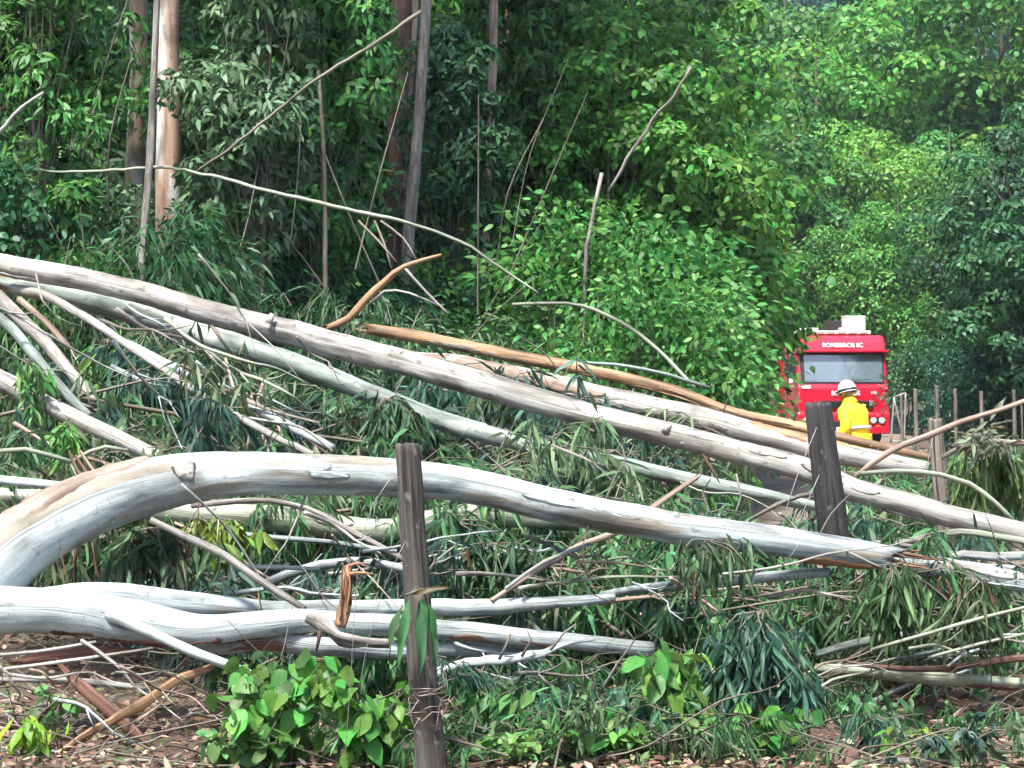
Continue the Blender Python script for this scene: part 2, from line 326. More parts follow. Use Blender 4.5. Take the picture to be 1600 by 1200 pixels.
# ---------------------------------------------------------------- leaves
def leaves(Pb, D, L, Wd, rng, droop=.5, shape='lance', face=None):
    """n leaves of four triangles each; returns V, T, r"""
    n = len(Pb); D = unit(D); rv = rng.normal(size=(n, 3))*(1 if face is None else .35)+(0 if face is None else face); S = unit(np.cross(D, rv)); N = np.cross(S, D)
    L = L[:, None]; Wd = Wd[:, None]; dn = np.array([0, 0, -1.])
    if shape == 'lance': t1, t2, w1, w2 = .3, .68, 1., .72
    else: t1, t2, w1, w2 = .28, .66, 1., .82
    bend = rng.normal(size=(n, 1))*.12
    c1 = Pb+D*L*t1+N*L*bend*.5; c2 = Pb+D*L*t2+dn*droop*L*.12+N*L*bend; tip = Pb+D*L*.97+dn*droop*L*.34+N*L*bend*.6
    V = np.stack([Pb, c1-S*Wd*.5*w1, c1+S*Wd*.5*w1, c2-S*Wd*.5*w2, c2+S*Wd*.5*w2, tip], 1).reshape(-1, 3)
    base = np.arange(n)[:, None]*6
    T = np.concatenate([base+np.array([[0, 2, 1]]), base+np.array([[1, 2, 4]]), base+np.array([[1, 4, 3]]), base+np.array([[3, 4, 5]])], 0)
    return V, T, np.repeat(rng.uniform(0, 1, n), 6)
class Acc:
    def __init__(s): s.V, s.T, s.r, s.uv, s.k = [], [], [], [], 0
    def add(s, V, T, r=None, uv=None):
        s.V.append(V); s.T.append(T+s.k); s.k += len(V)
        s.r.append(np.zeros(len(V)) if r is None else r)
        s.uv.append(np.zeros((len(V), 2)) if uv is None else uv)
    def mesh(s, name, mat, smooth=False):
        me = npmesh(name, np.vstack(s.V), np.vstack(s.T), np.concatenate(s.r), np.vstack(s.uv), smooth); me.materials.append(MAT[mat]); return me
def add_tube(acc, pts, sides=4, step=.4, seed=0, rough=.05):
    V, Q, caps, uv = tube_arrays(pts, sides, step, rough, seed); acc.add(V, Q, uv=uv)

def crown_meshes(seed, H, Rr, z0, ncl, per, LL, WW, shape, droop, cr, trunk_r, tiltdown=.5, stems=1, lobes=5, flat=.6, lmat='leaf', dome=False):
    """one tree or shrub: woody mesh and leaf mesh"""
    rng = np.random.default_rng(seed); wood, leaf = Acc(), Acc()
    zc, Rz = (H+z0)/2, (H-z0)/2
    lob = unit(rng.normal(size=(lobes, 3)))*np.array([Rr, Rr, Rz])*.55
    C = []
    while len(C) < ncl:
        b = lob[rng.integers(lobes)]; d = unit(rng.normal(size=3))*rng.uniform(.25, 1)**.45
        c = b+d*np.array([Rr, Rr, Rz])*.55; C.append(c+np.array([0, 0, zc]))
    C = np.array(C); C[:, 2] = np.maximum(C[:, 2], z0*.6+.1)
    roots = rng.normal(size=(stems, 2))*.12*(stems > 1)
    for s in range(stems):
        top = H*.92; lean = rng.normal(size=2)*Rr*.12*(1 if stems == 1 else 2.4)
        add_tube(wood, [(roots[s, 0], roots[s, 1], -.3, trunk_r*1.25), (roots[s, 0]+lean[0]*.3, roots[s, 1]+lean[1]*.3, top*.35, trunk_r),
                        (lean[0]*.8, lean[1]*.8, top*.7, trunk_r*.6), (lean[0], lean[1], top, trunk_r*.15)], 7, .35, seed+s, .08)
    for i, c in enumerate(C):
        if i % 2 == 0 or ncl < 60:
            z = min(max(c[2]*.55, z0*.5), H*.85); a = np.array([roots[i % stems, 0]*.6, roots[i % stems, 1]*.6, z]); m = (a+c)/2+rng.normal(size=3)*.1*Rr+np.array([0, 0, .08*Rr])
            add_tube(wood, [(*a, trunk_r*.38), (*m, trunk_r*.24), (*c, trunk_r*.07)], 4, .5, seed+i)
        r = cr*rng.uniform(.6, 1.35); g = rng.normal(size=(per, 3))*np.array([r, r, r*flat])*.6
        out = c-np.array([0, 0, zc]); out = out/(np.linalg.norm(out)+1e-6)
        D = unit(g)*.7+out*.5+rng.normal(size=(per, 3))*.45+np.array([0, 0, -tiltdown])
        L = rng.uniform(.65, 1.3, per)*LL; w = rng.uniform(.75, 1.25, per)*WW
        fc = None
        if dome:                                 # rounded leaf clump: leaves on an upturned shell, facing outwards
            u_ = unit(rng.normal(size=(per, 3))+np.array([0, 0, .45])+out*.35); g = u_*np.array([r, r, r*flat])*rng.uniform(.72, 1.06, (per, 1)); fc = u_+np.array([0, 0, .4])
            D = np.cross(u_, rng.normal(size=(per, 3)))+u_*.25+np.array([0, 0, -tiltdown])
        V, T, rr = leaves(c+g, D, L, w, rng, droop, shape, fc)
        leaf.add(V, T, np.clip(rr*.75+rng.uniform(0, .25), 0, 1))
    return wood.mesh('trunk', 'twig_bark', True), leaf.mesh('crown', lmat)
def arch_meshes(seed, H, nst, per, LL, WW, spread):
    """bamboo-like bush: arching canes with long hanging leaves"""
    rng = np.random.default_rng(seed); wood, leaf = Acc(), Acc()
    for s in range(nst):
        az = rng.uniform(0, 6.283); k = rng.uniform(.3, 1)*spread; h = H*rng.uniform(.6, 1); b = rng.normal(size=2)*.18
        dx, dy = math.cos(az), math.sin(az)
        pts = [(b[0], b[1], -.1, .012), (b[0]+dx*k*.15, b[1]+dy*k*.15, h*.55, .010), (b[0]+dx*k*.55, b[1]+dy*k*.55, h*.95, .007), (b[0]+dx*k, b[1]+dy*k, h*.75, .003)]
        add_tube(wood, pts, 4, .25, seed+s); q = spline(pts, .05)
        t = q[rng.integers(int(len(q)*.25), len(q), per), :3]+rng.normal(size=(per, 3))*.05
        D = np.stack([np.full(per, dx*.5), np.full(per, dy*.5), np.full(per, -.55)], 1)+rng.normal(size=(per, 3))*.5
        V, T, rr = leaves(t, D, rng.uniform(.6, 1.3, per)*LL, rng.uniform(.8, 1.2, per)*WW, rng, .8, 'lance')
        leaf.add(V, T, np.clip(rr*.7+rng.uniform(0, .3), 0, 1))
    return wood.mesh('stem', 'twig_bark', True), leaf.mesh('foliage', 'leaf')
def spray_meshes(seed, Ln, ntw, per, LL, WW, shape='lance', tilt=.9):
    """torn-off leafy bough lying on its side"""
    rng = np.random.default_rng(seed); wood, leaf = Acc(), Acc()
    main = [(-Ln*.5, 0, .02, .012), (-Ln*.1, rng.normal()*.08, .22, .009), (Ln*.25, rng.normal()*.1, .38, .006), (Ln*.5, rng.normal()*.15, .34, .003)]
    add_tube(wood, main, 5, .15, seed); q = spline(main, .03)
    for s in range(ntw):
        a = q[rng.integers(int(len(q)*.2), len(q)), :3]; d = unit(np.array([rng.uniform(0, 1), rng.normal()*.9, rng.normal()*.45+.1])); ln = rng.uniform(.2, .5)*Ln*.6
        m = a+d*ln*.5; e = a+d*ln+np.array([0, 0, -.25*ln]); pts = [(*a, .005), (*m, .004), (*e, .002)]
        add_tube(wood, pts, 4, .12, seed+s); qq = spline(pts, .02)
        t = qq[rng.integers(len(qq)//4, len(qq), per), :3]+rng.normal(size=(per, 3))*.012
        D = d*.35+rng.normal(size=(per, 3))*.42+np.array([0, 0, -tilt])
        V, T, rr = leaves(t, D, rng.uniform(.6, 1.3, per)*LL, rng.uniform(.8, 1.25, per)*WW, rng, .6, shape)
        leaf.add(V, T, np.clip(rr*.75+rng.uniform(0, .25), 0, 1))
    return wood.mesh('stem', 'twig_bark', True), leaf.mesh('foliage', 'leaf')
def proto(name, pair, wn_, ln_):
    return (name, pair[0], pair[1], wn_, ln_)
def place(pr, loc, rz, sc, color, label, cat, group=None, tilt=(0, 0)):
    name, wm, lm, wn_, ln_ = pr
    e = empty(name, loc, rz); e.rotation_euler = (tilt[0], tilt[1], rz); e.scale = (sc,)*3 if not hasattr(sc, '__len__') else sc
    tag(e, label, cat, group)
    link(wn_, wm, None, e); c = link(ln_, lm, None, e, color); c['kind'] = 'stuff'
    return e

# ---------------------------------------------------------------- the setting
def ss(a, b, x): t = np.clip((x-a)/(b-a), 0, 1); return t*t*(3-2*t)
def terrain(x, y):
    edge = .106*y-.5                                # road verge; the wood lies to its left, a low bank
    bank = ss(0, 9, edge-x)*ss(19, 27, y)*1.1+ss(6, 40, edge-x)*ss(24, 60, y)*5
    right = ss(3, 30, x-(.165*y+.5))*ss(45, 90, y)*4
    far = ss(130, 330, y)*70
    return bank+right+far+.03*np.sin(x*1.7+y*.6)+.025*np.sin(x*.9-y*1.3)
gx = np.r_[np.linspace(-400, -24, 24), np.linspace(-22, 30, 105), np.linspace(33, 400, 24)]
gy = np.r_[np.linspace(-60, 8, 12), np.linspace(9, 80, 120), np.linspace(84, 600, 60)]
GX, GY = np.meshgrid(gx, gy); GZ = terrain(GX, GY)
nx, ny = len(gx), len(gy); ii = (np.arange(ny-1)[:, None]*nx+np.arange(nx-1)[None]).ravel()
Tq = np.vstack([np.stack([ii, ii+1, ii+nx+1], 1), np.stack([ii, ii+nx+1, ii+nx], 1)])
ground = link('ground', npmesh('ground', np.stack([GX.ravel(), GY.ravel(), GZ.ravel()], 1), Tq, smooth=True), 'soil'); tag(ground, kind='structure')
ry = np.linspace(16, 130, 90); rows = []
for y in ry:
    cxr = .130*y-.1; hw = 2.1
    for k in range(7):
        x = cxr-hw+2*hw*k/6+.12*math.sin(y*.8+k*2.1)*(k in (0, 6)); rows.append((x, y, float(terrain(x, y))+.03))
ii = (np.arange(89)[:, None]*7+np.arange(6)[None]).ravel()
road = link('road', npmesh('road', rows, np.vstack([np.stack([ii, ii+1, ii+8], 1), np.stack([ii, ii+8, ii+7], 1)]), smooth=True), 'dirt'); tag(road, kind='structure')

# ---------------------------------------------------------------- foliage kinds
EUC = [proto('eucalyptus_shrub', crown_meshes(11+i, 3.3, 1.5, .5, 80, 60, .20, .030, 'lance', .7, .34, .03, .9, 3), 'stem', 'foliage') for i in range(3)]
BRD = [proto('broadleaf_shrub', crown_meshes(31+i, 3.6, 1.6, .4, 95, 62, .125, .058, 'ovate', .5, .36, .035, .45, 3), 'stem', 'foliage') for i in range(4)]
ARC = [proto('cane_bush', arch_meshes(51+i, 2.6, 26, 110, .24, .020, 1.5), 'stem', 'foliage') for i in range(2)]
TRE = [proto('broadleaf_tree', crown_meshes(61+i, 10, 3.0, 1.6, 200, 62, .20, .10, 'ovate', .5, .62, .12, .35, 1, 9, .5), 'trunk', 'crown') for i in range(4)]
SAP = [proto('tall_sapling', crown_meshes(91+i, 6.8, .95, 2.4, 80, 75, .15, .050, 'ovate', .5, .30, .035, .4, 1, 12, .6, 'leaf', True), 'trunk', 'crown') for i in range(2)]
MDT = [proto('layered_tree', crown_meshes(71+i, 12, 3.4, 1.0, 62, 270, .19, .12, 'ovate', .3, 1.05, .12, .12, 1, 16, .62, 'leaf_far', True), 'trunk', 'crown') for i in range(3)]
DBR = [proto('leafy_tree', crown_meshes(41+i, 7.4, 1.6, .5, 105, 110, .135, .075, 'ovate', .4, .52, .05, .3, 1, 16, .58, 'leaf', True), 'trunk', 'crown') for i in range(3)]
DRK = [proto('broadleaf_tree', crown_meshes(66+i, 10, 3.0, 1.0, 95, 150, .20, .10, 'ovate', .5, .72, .12, .3, 1, 12, .55, 'leaf', True), 'trunk', 'crown') for i in range(2)]
FAR = [proto('far_tree', crown_meshes(81+i, 14, 5.0, 2.0, 40, 130, .6, .4, 'ovate', .4, 1.9, .2, .15, 1, 12, .6, 'leaf_far', True), 'trunk', 'crown') for i in range(2)]
SPR = [proto('fallen_bough', spray_meshes(101+i, 1.3, 14, 15, .17, .020), 'stem', 'foliage') for i in range(4)]
SPB = [proto('fallen_bough', spray_meshes(121+i, 1.1, 12, 14, .11, .045, 'ovate', .7), 'stem', 'foliage') for i in range(2)]
rng = random.Random(5)
def jit(c, a=.28):
    k = rng.uniform(1-a, 1+a); return tuple(max(0, v*k*rng.uniform(.93, 1.07)) for v in c)
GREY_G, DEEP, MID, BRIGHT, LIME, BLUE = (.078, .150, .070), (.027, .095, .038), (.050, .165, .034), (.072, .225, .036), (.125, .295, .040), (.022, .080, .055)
def at(px, d, dz=0):
    x = (px-800)*d/F; return (x, d, float(terrain(x, d))+dz)

# wood behind the fallen trunks: rows of shrubs from the bank inwards; none stands before a trunk that the photo shows bare
SIZE = {'eucalyptus_shrub': (1.5, 3.3), 'broadleaf_shrub': (1.6, 3.6), 'cane_bush': (1.5, 2.6), 'broadleaf_tree': (3.0, 10), 'far_tree': (5, 14), 'layered_tree': (3.4, 12), 'leafy_tree': (1.6, 7.4)}
BARE = [(236, -50, 290, 280, 27), (205, 60, 240, 250, 30), (612, -50, 678, 330, 32.5), (748, 60, 790, 350, 32.5), (815, 60, 885, 130, 38), (15, -50, 55, 160, 28.5)]
TRUCKBOX = (1205, 490, 1395, 700, 78)
def tone(c):
    r_, g_, b_ = c[:3]
    if r_ > .5*g_ and g_ > .2: return 'yellow green'
    if b_ > .6*g_: return 'blue green'
    if r_ > .5*g_: return 'greyish green'
    if g_ > .19: return 'bright green'
    return 'mid green' if g_ > .115 else 'dark green'
def zone(px, cuts):
    for lim, w_ in cuts:
        if px < lim: return w_
ZBACK = [(60, 'at the far left'), (250, 'left of the pink trunk'), (420, 'right of the pink trunk'), (610, 'left of the close pair'), (760, 'right of the close pair'), (900, 'by the slim white trunks'), (1080, 'right of the white trunks'), (1240, 'nearest the road'), (1420, 'behind the truck'), (1520, 'above the far posts'), (9e9, 'at the right edge')]
def row(protos, x0, x1, d0, d1, n, s0, s1, cols, label, cat, group, xmin=-9e9, xmax=9e9):
    for i in range(n):
        pr = rng.choice(protos); R0, H0 = SIZE[pr[0]]; sc = rng.uniform(s0, s1)
        px = x0+(x1-x0)*(i+rng.uniform(.1, .9))/n; d = rng.uniform(d0, d1)
        for bx in BARE+[TRUCKBOX]:
            hw = R0*sc*.8*F/d; ytop = 600-(float(terrain((px-800)*d/F, d))+H0*sc-CAMZ)*F/d
            if d < bx[4]+R0*sc*.5 and px+hw > bx[0] and px-hw < bx[2] and ytop < bx[3] and bx is not TRUCKBOX: d = bx[4]+R0*sc*.8+rng.uniform(.2, 1.5)
        hw = R0*sc*.85*F/d; px = max(min(px, xmax-hw), xmin+hw)
        c_ = jit(rng.choice(cols)); place(pr, at(px, d), rng.uniform(0, 6.28), sc, c_, f'{label}, {tone(c_)}, {zone(px, ZBACK)}', cat, group)
row(ARC, -40, 620, 22.5, 25, 7, .7, 1.0, [GREY_G, DEEP], 'bush of drooping narrow leaves on the bank', 'bush', 'narrow leaved bushes on the left bank')
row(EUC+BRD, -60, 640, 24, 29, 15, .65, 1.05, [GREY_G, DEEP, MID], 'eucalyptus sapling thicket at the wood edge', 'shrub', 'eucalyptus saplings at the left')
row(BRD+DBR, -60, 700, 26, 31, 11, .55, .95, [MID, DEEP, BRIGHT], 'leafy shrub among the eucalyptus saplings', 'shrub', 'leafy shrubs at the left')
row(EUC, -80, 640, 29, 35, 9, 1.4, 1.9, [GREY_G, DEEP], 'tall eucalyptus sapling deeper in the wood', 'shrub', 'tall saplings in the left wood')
row(BRD, 560, 960, 27, 32, 8, .45, .75, [LIME, BRIGHT, MID, DEEP], 'low shrub at the foot of the thin trunks', 'shrub', 'low shrubs under the thin trunks')
row(ARC+BRD, 780, 1100, 24.5, 28, 8, .55, .85, [MID, GREY_G, DEEP], 'bush of hanging narrow leaves above the tan trunk', 'bush', 'narrow leaved bushes above the tan trunk', xmax=1225)
row(BRD, 930, 1190, 29, 36, 12, .6, 1.1, [BRIGHT, MID, DEEP, BRIGHT], 'leafy shrub in the leaf wall', 'shrub', 'shrubs in the leaf wall by the truck', xmax=1140)
row(BRD, 1000, 1195, 37, 45, 9, 1.3, 1.8, [BRIGHT, MID], 'tall shrub high in the leaf wall', 'shrub', 'tall shrubs in the leaf wall', xmax=1140)
row(BRD, 1120, 1205, 46, 60, 7, .55, .85, [BRIGHT, MID, LIME], 'leafy roadside shrub at the truck flank', 'shrub', 'roadside shrubs by the truck flank', xmax=1204)
row(TRE+DRK, 880, 1190, 42, 58, 8, .8, 1.05, [MID, BRIGHT, BRIGHT], 'tall broadleaf tree in the wood', 'tree', 'broadleaf trees left of the road', xmax=1140)
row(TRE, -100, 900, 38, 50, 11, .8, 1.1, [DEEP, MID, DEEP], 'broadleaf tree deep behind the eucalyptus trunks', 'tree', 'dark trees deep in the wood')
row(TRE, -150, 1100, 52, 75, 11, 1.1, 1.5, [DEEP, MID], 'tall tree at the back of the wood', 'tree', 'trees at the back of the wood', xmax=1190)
for px, d, sc, colr, pi, lab in [(60, 25, .85, MID, 0, 'leafy sapling left of the thick pink trunk'), (400, 26, .9, GREY_G, 1, 'grey green sapling right of the thick pink trunk'), (490, 27, .95, MID, 0, 'sapling halfway between the pink trunk and the close pair'),
                                 (560, 33.5, 1.1, DEEP, 1, 'sapling just behind and left of the close pair of trunks'), (712, 31, .85, DEEP, 0, 'dark sapling between the close pair and the slim lone trunk'), 
                                 (-30, 26, .9, GREY_G, 0, 'sapling at the left edge over the vine hung trunk'), (840, 34, 1.1, MID, 0, 'sapling hiding the foot of the slim white trunks'), (885, 35.2, 1.15, BRIGHT, 1, 'bright sapling over the half hidden white trunk'), (330, 29, 1.0, MID, 1, 'sapling behind and right of the pink trunk'), (450, 27.8, .95, BRIGHT, 0, 'bright slender sapling left of the close pair')]:
    place(SAP[pi], at(px, d), rng.uniform(0, 6.28), sc, jit(colr, .1), lab, 'sapling')
for px, d, sc, colr, lab in [(950, 33, 1.6, BRIGHT, 'tall leafy tree right of the half hidden white trunk'), (1010, 34, 1.9, BRIGHT, 'tall bright tree behind the bare grey branch'), (1045, 35, 1.95, BRIGHT, 'tall bright tree high at the right end of the leaf wall'), (985, 37.5, 2.1, MID, 'very tall tree filling the top right of centre'), (1048, 41, 2.2, MID, 'very tall tree at the corner of the wood by the road'), (885, 36.5, 1.9, BRIGHT, 'tall bright tree between the white trunks')]:
    place(rng.choice(DBR), at(px, d), rng.uniform(0, 6.28), sc*.52, jit(colr, .1), lab, 'tree')
# right of the road and beyond the truck
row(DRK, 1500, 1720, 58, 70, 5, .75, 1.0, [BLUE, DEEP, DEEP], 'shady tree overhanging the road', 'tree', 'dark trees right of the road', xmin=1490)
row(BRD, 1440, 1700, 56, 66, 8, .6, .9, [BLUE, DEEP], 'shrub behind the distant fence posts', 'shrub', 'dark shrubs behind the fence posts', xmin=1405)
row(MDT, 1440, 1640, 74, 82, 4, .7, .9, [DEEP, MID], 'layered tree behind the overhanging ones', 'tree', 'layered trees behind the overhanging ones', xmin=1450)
for px, d, sc, colr, lab in [(1290, 88, .62, MID, 'small rounded tree directly behind the fire truck roof'), (1390, 86, .72, BRIGHT, 'green tree right above the white roof box'), (1240, 92, 1.05, MID, 'green tree at the edge of the leaf wall'), (1350, 95, 1.0, LIME, 'yellow green tree in the gap above the fire truck'),
                             (1285, 104, 1.42, BRIGHT, 'tall green tree left in the gap beyond the truck'), (1430, 103, 1.04, LIME, 'tall yellowish tree in the middle of the gap beyond'), (1490, 98, 1.05, MID, 'green tree beside the dark overhanging ones'), (1550, 108, 1.85, BRIGHT, 'tall bright tree in the top right corner'),
                             (1225, 110, 1.75, MID, 'tall green tree left of the hillside notch'), (1620, 104, 1.8, BRIGHT, 'tall green tree cut by the right edge'), (1390, 118, 1.12, BRIGHT, 'green treetop just below the hillside notch'), (1525, 120, 1.6, MID, 'green treetop right of the hillside notch')]:
    place(rng.choice(MDT), at(px, d), rng.uniform(0, 6.28), sc, jit(colr, .1), lab, 'tree')
row(BRD, 1405, 1620, 30, 46, 9, .16, .26, [MID, GREY_G, DEEP], 'low weeds on the verge under the far posts', 'weeds', 'weeds on the right verge')
row(FAR, 1050, 1800, 180, 300, 60, .8, 1.2, [BLUE, DEEP, BLUE], 'tree of the hazy far hillside', 'tree', 'trees on the far hillside')  # bluish leaf colours carry part of the distance haze

# ---------------------------------------------------------------- standing eucalyptus trunks
def standing(label, rows_, mat, crown=True, cat='tree', sides=12, ext=True):
    pts = pxpath(rows_); x, y, z, r = pts[-1]
    base = (x, y, float(terrain(x, y))-.1, r*1.15); top = pts[0]; d0 = Vector(pts[0][:3])-Vector(pts[1][:3]); d0.normalize()
    hi = [(top[0]+d0.x*7, top[1]+d0.y*7+.3, top[2]+d0.z*7, top[3]*.7), (top[0]+d0.x*3, top[1], top[2]+d0.z*3, top[3]*.88)]
    e = empty('eucalyptus_tree', (0, 0, 0)); tag(e, label, cat)
    e.location = base[:3]
    allp = (hi if ext else [])+pts+([base] if pts[-1][2]-base[2] > .2 else [])
    allp = [(a-base[0], b-base[1], c-base[2], q) for a, b, c, q in allp]
    tube('trunk', allp, mat, e, sides, .25, .05)
    if crown:
        c = link('crown', rng.choice(TRE)[2], None, e, jit(GREY_G)); c['kind'] = 'stuff'
        c.location = (allp[0][0], allp[0][1], allp[0][2]-6.0); c.scale = (.6, .6, .75)
    return e
standing('thick standing eucalyptus trunk, white above and salmon pink below, at left', [(262, -20, 37, 27), (262, 80, 38, 27), (265, 160, 40, 27), (264, 240, 42, 27), (264, 330, 46, 27)], 'standing_bark')
standing('white standing trunk just behind the thick pink one', [(216, -20, 28, 30), (217, 100, 29, 30), (212, 230, 32, 30), (210, 320, 34, 30)], 'standing_bark')
standing('thin lichen grey sapling in front of the thick pink trunk', [(246, -20, 10, 24), (240, 130, 11, 24), (234, 250, 12, 24), (224, 380, 12, 24), (215, 530, 12, 24)], 'bark_grey', False, 'sapling')
standing('smooth grey trunk, right one of the close pair in the middle', [(668, -20, 16, 30), (660, 100, 17, 30), (652, 220, 18, 30), (642, 330, 20, 30), (636, 420, 20, 30)], 'bark_grey')
standing('dark reddish trunk, left one of the close pair in the middle', [(628, -20, 30, 32), (626, 120, 30, 32), (622, 240, 34, 32), (622, 360, 36, 32)], 'bark_brown')
standing('slim pale trunk between the close pair of trunks', [(650, -20, 9, 31), (646, 100, 9, 31), (638, 200, 9, 31), (634, 330, 9, 31)], 'bark_pink', False)
standing('slim trunk with a pale lower half, standing alone near the middle', [(772, -20, 13, 32), (770, 100, 13, 32), (764, 220, 14, 32), (758, 370, 15, 32)], 'bark_pink')
standing('shaded grey trunk right of the slim lone trunk', [(792, -20, 20, 38), (790, 120, 20, 38), (788, 300, 22, 38)], 'bark_brown')
standing('white barked trunk half hidden in leaves, right of the middle', [(874, -20, 13, 36), (868, 60, 14, 36), (860, 110, 14, 36), (855, 250, 15, 36)], 'bark_pale')
standing('slim white trunk left of the half hidden white one', [(834, -20, 9, 37), (830, 100, 10, 37), (826, 240, 11, 37)], 'bark_grey')
standing('reddish trunk low among the leaves under the slim white one', [(820, 100, 18, 40), (822, 250, 20, 40), (822, 330, 22, 40)], 'bark_brown')
standing('pale trunk furthest right among those in the wood', [(893, 60, 11, 38), (891, 180, 12, 38), (888, 300, 12, 38)], 'bark_grey')
standing('vine hung grey trunk in the top left corner', [(36, -20, 24, 28), (34, 80, 24, 28), (32, 190, 24, 28)], 'bark_grey')
standing('dark trunk at the very left edge', [(8, -20, 26, 31), (8, 100, 26, 31), (8, 240, 28, 31)], 'bark_brown')
standing('thin tan sapling pole left of the close pair', [(497, 110, 7, 26), (505, 220, 7, 26), (508, 380, 8, 26)], 'twig_bark', False, 'sapling', ext=False)
standing('thin pale sapling pole in the leaves above the tan trunk', [(940, 270, 6, 28), (922, 360, 6, 28), (914, 440, 6, 28)], 'bark_grey', False, 'sapling', ext=False)

# ---------------------------------------------------------------- fallen trees and branches
def sheet(parent, rows_, x0, x1, a0, a1, mat, off=1.07, name='bark_sheet'):
    """ragged layer of bark (or bared wood) wrapped round part of a stem, standing a little proud of it"""
    q = spline(pxpath(rows_), .04); px_ = 800+q[:, 0]*F/q[:, 1]; q = q[(px_ > x0) & (px_ < x1)]
    n = len(q); SEED[0] += 1; rg = np.random.default_rng(SEED[0]); C, Rd = q[:, :3], q[:, 3]; Tn = unit(np.gradient(C, axis=0))
    U = unit(np.cross(Tn, [0, 0, 1.])); Wv = np.cross(Tn, U); m = 9; t = np.linspace(0, 1, n)
    if Tn[0, 0] < 0: U = -U
    ker = np.ones(3)/3; e0 = np.convolve(rg.normal(size=n+2), ker, 'valid'); e1 = np.convolve(rg.normal(size=n+2), ker, 'valid'); env = np.clip(np.minimum(t, 1-t)*5, 0, 1)**.6
    mid, half = R((a0+a1)/2), R((a1-a0)/2); lo = mid-half*env*(1+.35*e0); hi = mid+half*env*(1+.35*e1)
    A = lo[:, None]+(hi-lo)[:, None]*np.linspace(0, 1, m)[None]; rr = Rd[:, None]*(off+.02*rg.normal(size=(n, m))); rr[:, 0] = Rd*.9; rr[:, -1] = Rd*.9; rr[0] = Rd[0]*.9; rr[-1] = Rd[-1]*.9
    V = C[:, None]+rr[..., None]*(np.cos(A)[..., None]*U[:, None]+np.sin(A)[..., None]*Wv[:, None])
    s = np.r_[0, np.cumsum(np.linalg.norm(np.diff(C, axis=0), axis=1))]; uv = np.stack([np.broadcast_to(s[:, None], (n, m)), A*Rd.mean()], -1)
    V = V.reshape(-1, 3)-np.array(parent.location); i = (np.arange(n-1)[:, None]*m+np.arange(m-1)[None]).ravel()
    me = npmesh(name, V, np.vstack([np.stack([i, i+m+1, i+1], 1), np.stack([i, i+m, i+m+1], 1)]), uv=uv.reshape(-1, 2), smooth=True); me.materials.append(MAT[mat])
    return link(name, me, None, parent)
def fallen(name, label, cat, parts, group=None, sheets=()):
    """parts: (part name, rows, material, options)"""
    first = pxpath(parts[0][1]); b = min(first, key=lambda q: q[2]); e = empty(name, b[:3]); tag(e, label, cat, group)
    for pn, rws, mat, opt in parts:
        pts = [(x-b[0], y-b[1], z-b[2], r) for x, y, z, r in pxpath(rws)]
        o = dict(sides=14, step=.10, rough=.042, wob=.006); o.update(opt); sp = o.pop('spikes', 0)
        t = tube(pn, pts, mat, e, **o)
        if sp:                                   # torn fibres at the broken end
            p1 = Vector(pts[-1][:3]); dr = (p1-Vector(pts[-2][:3])).normalized(); rr = pts[-1][3]
            for k in range(sp):
                off = Vector((rng.uniform(-1, 1), rng.uniform(-1, 1), rng.uniform(-1, 1)))*rr*.7; ln = rr*rng.uniform(1.2, 4.5)
                q = p1+off-dr*rr; e2 = p1+off*1.2+dr*ln+Vector((0, 0, rng.uniform(-.3, .4)*rr))
                tube('splinter', [(*q, rr*rng.uniform(.12, .3)), (*((q+e2)/2), rr*.14), (*e2, .001)], 'raw_wood', t, sides=5, step=.05, rough=.15)
    for k, x0, x1, a0, a1, mt in sheets: sheet(e, parts[k][1], x0, x1, a0, a1, mt)
    if parts[0][0] == 'trunk':
        q = spline(pxpath(parts[0][1]), .05); n_ = len(q)
        xs_ = 800+q[:, 0]*F/q[:, 1]; lo_, hi_ = float(xs_.min()), float(xs_.max())
        for k in range(4):                       # old bark still clinging in ragged plates
            xa = rng.uniform(lo_, hi_-120); a_ = rng.uniform(-100, 60); sheet(e, parts[0][1], xa, xa+rng.uniform(60, 240), a_, a_+rng.uniform(18, 60), rng.choice(['bark_grey', 'bark_pale', parts[0][2], parts[0][2]]), 1.05)
        for k in range(9):                       # bark ribbons curling off and small side twigs
            i = rng.randint(3, n_-4); x, y, z, r = q[i]; r *= .95; up_ = rng.choice((-1, 1)); ln = rng.uniform(.12, .45)
            if k % 3 == 0:
                tube('bark_ribbon', [(x-b[0], y-b[1]-r*.8, z-b[2]-r*.4, .006), (x-b[0]+rng.uniform(-.08, .08), y-b[1]-r*1.1, z-b[2]-r-ln*.4, .010), (x-b[0]+rng.uniform(-.15, .15), y-b[1]-r, z-b[2]-r-ln, .003)], 'bark_red', e, sides=6, step=.04, rough=.2, flat=.35)
            elif k % 3 == 1:
                dx = rng.uniform(-.3, .3); tube('twig', [(x-b[0], y-b[1], z-b[2]+up_*r*.8, .007), (x-b[0]+dx*.5, y-b[1]-.05, z-b[2]+up_*(r+ln*.5), .005), (x-b[0]+dx*1.3, y-b[1]-.1, z-b[2]+up_*(r+ln), .002)], 'bark_grey', e, sides=6, step=.05, wob=.01)
            else:
                a_ = R(rng.uniform(-60, 40)); cy_, cz_ = -math.cos(a_)*r, -math.sin(a_)*r
                tube('knot', [(x-b[0], y-b[1]+cy_*.8, z-b[2]+cz_*.8, r*.36), (x-b[0]+.01, y-b[1]+cy_*1.02, z-b[2]+cz_*1.02, r*.26), (x-b[0]+.015, y-b[1]+cy_*1.07, z-b[2]+cz_*1.07, r*.12)], parts[0][2], e, sides=9, step=.015, rough=.08)
    return e
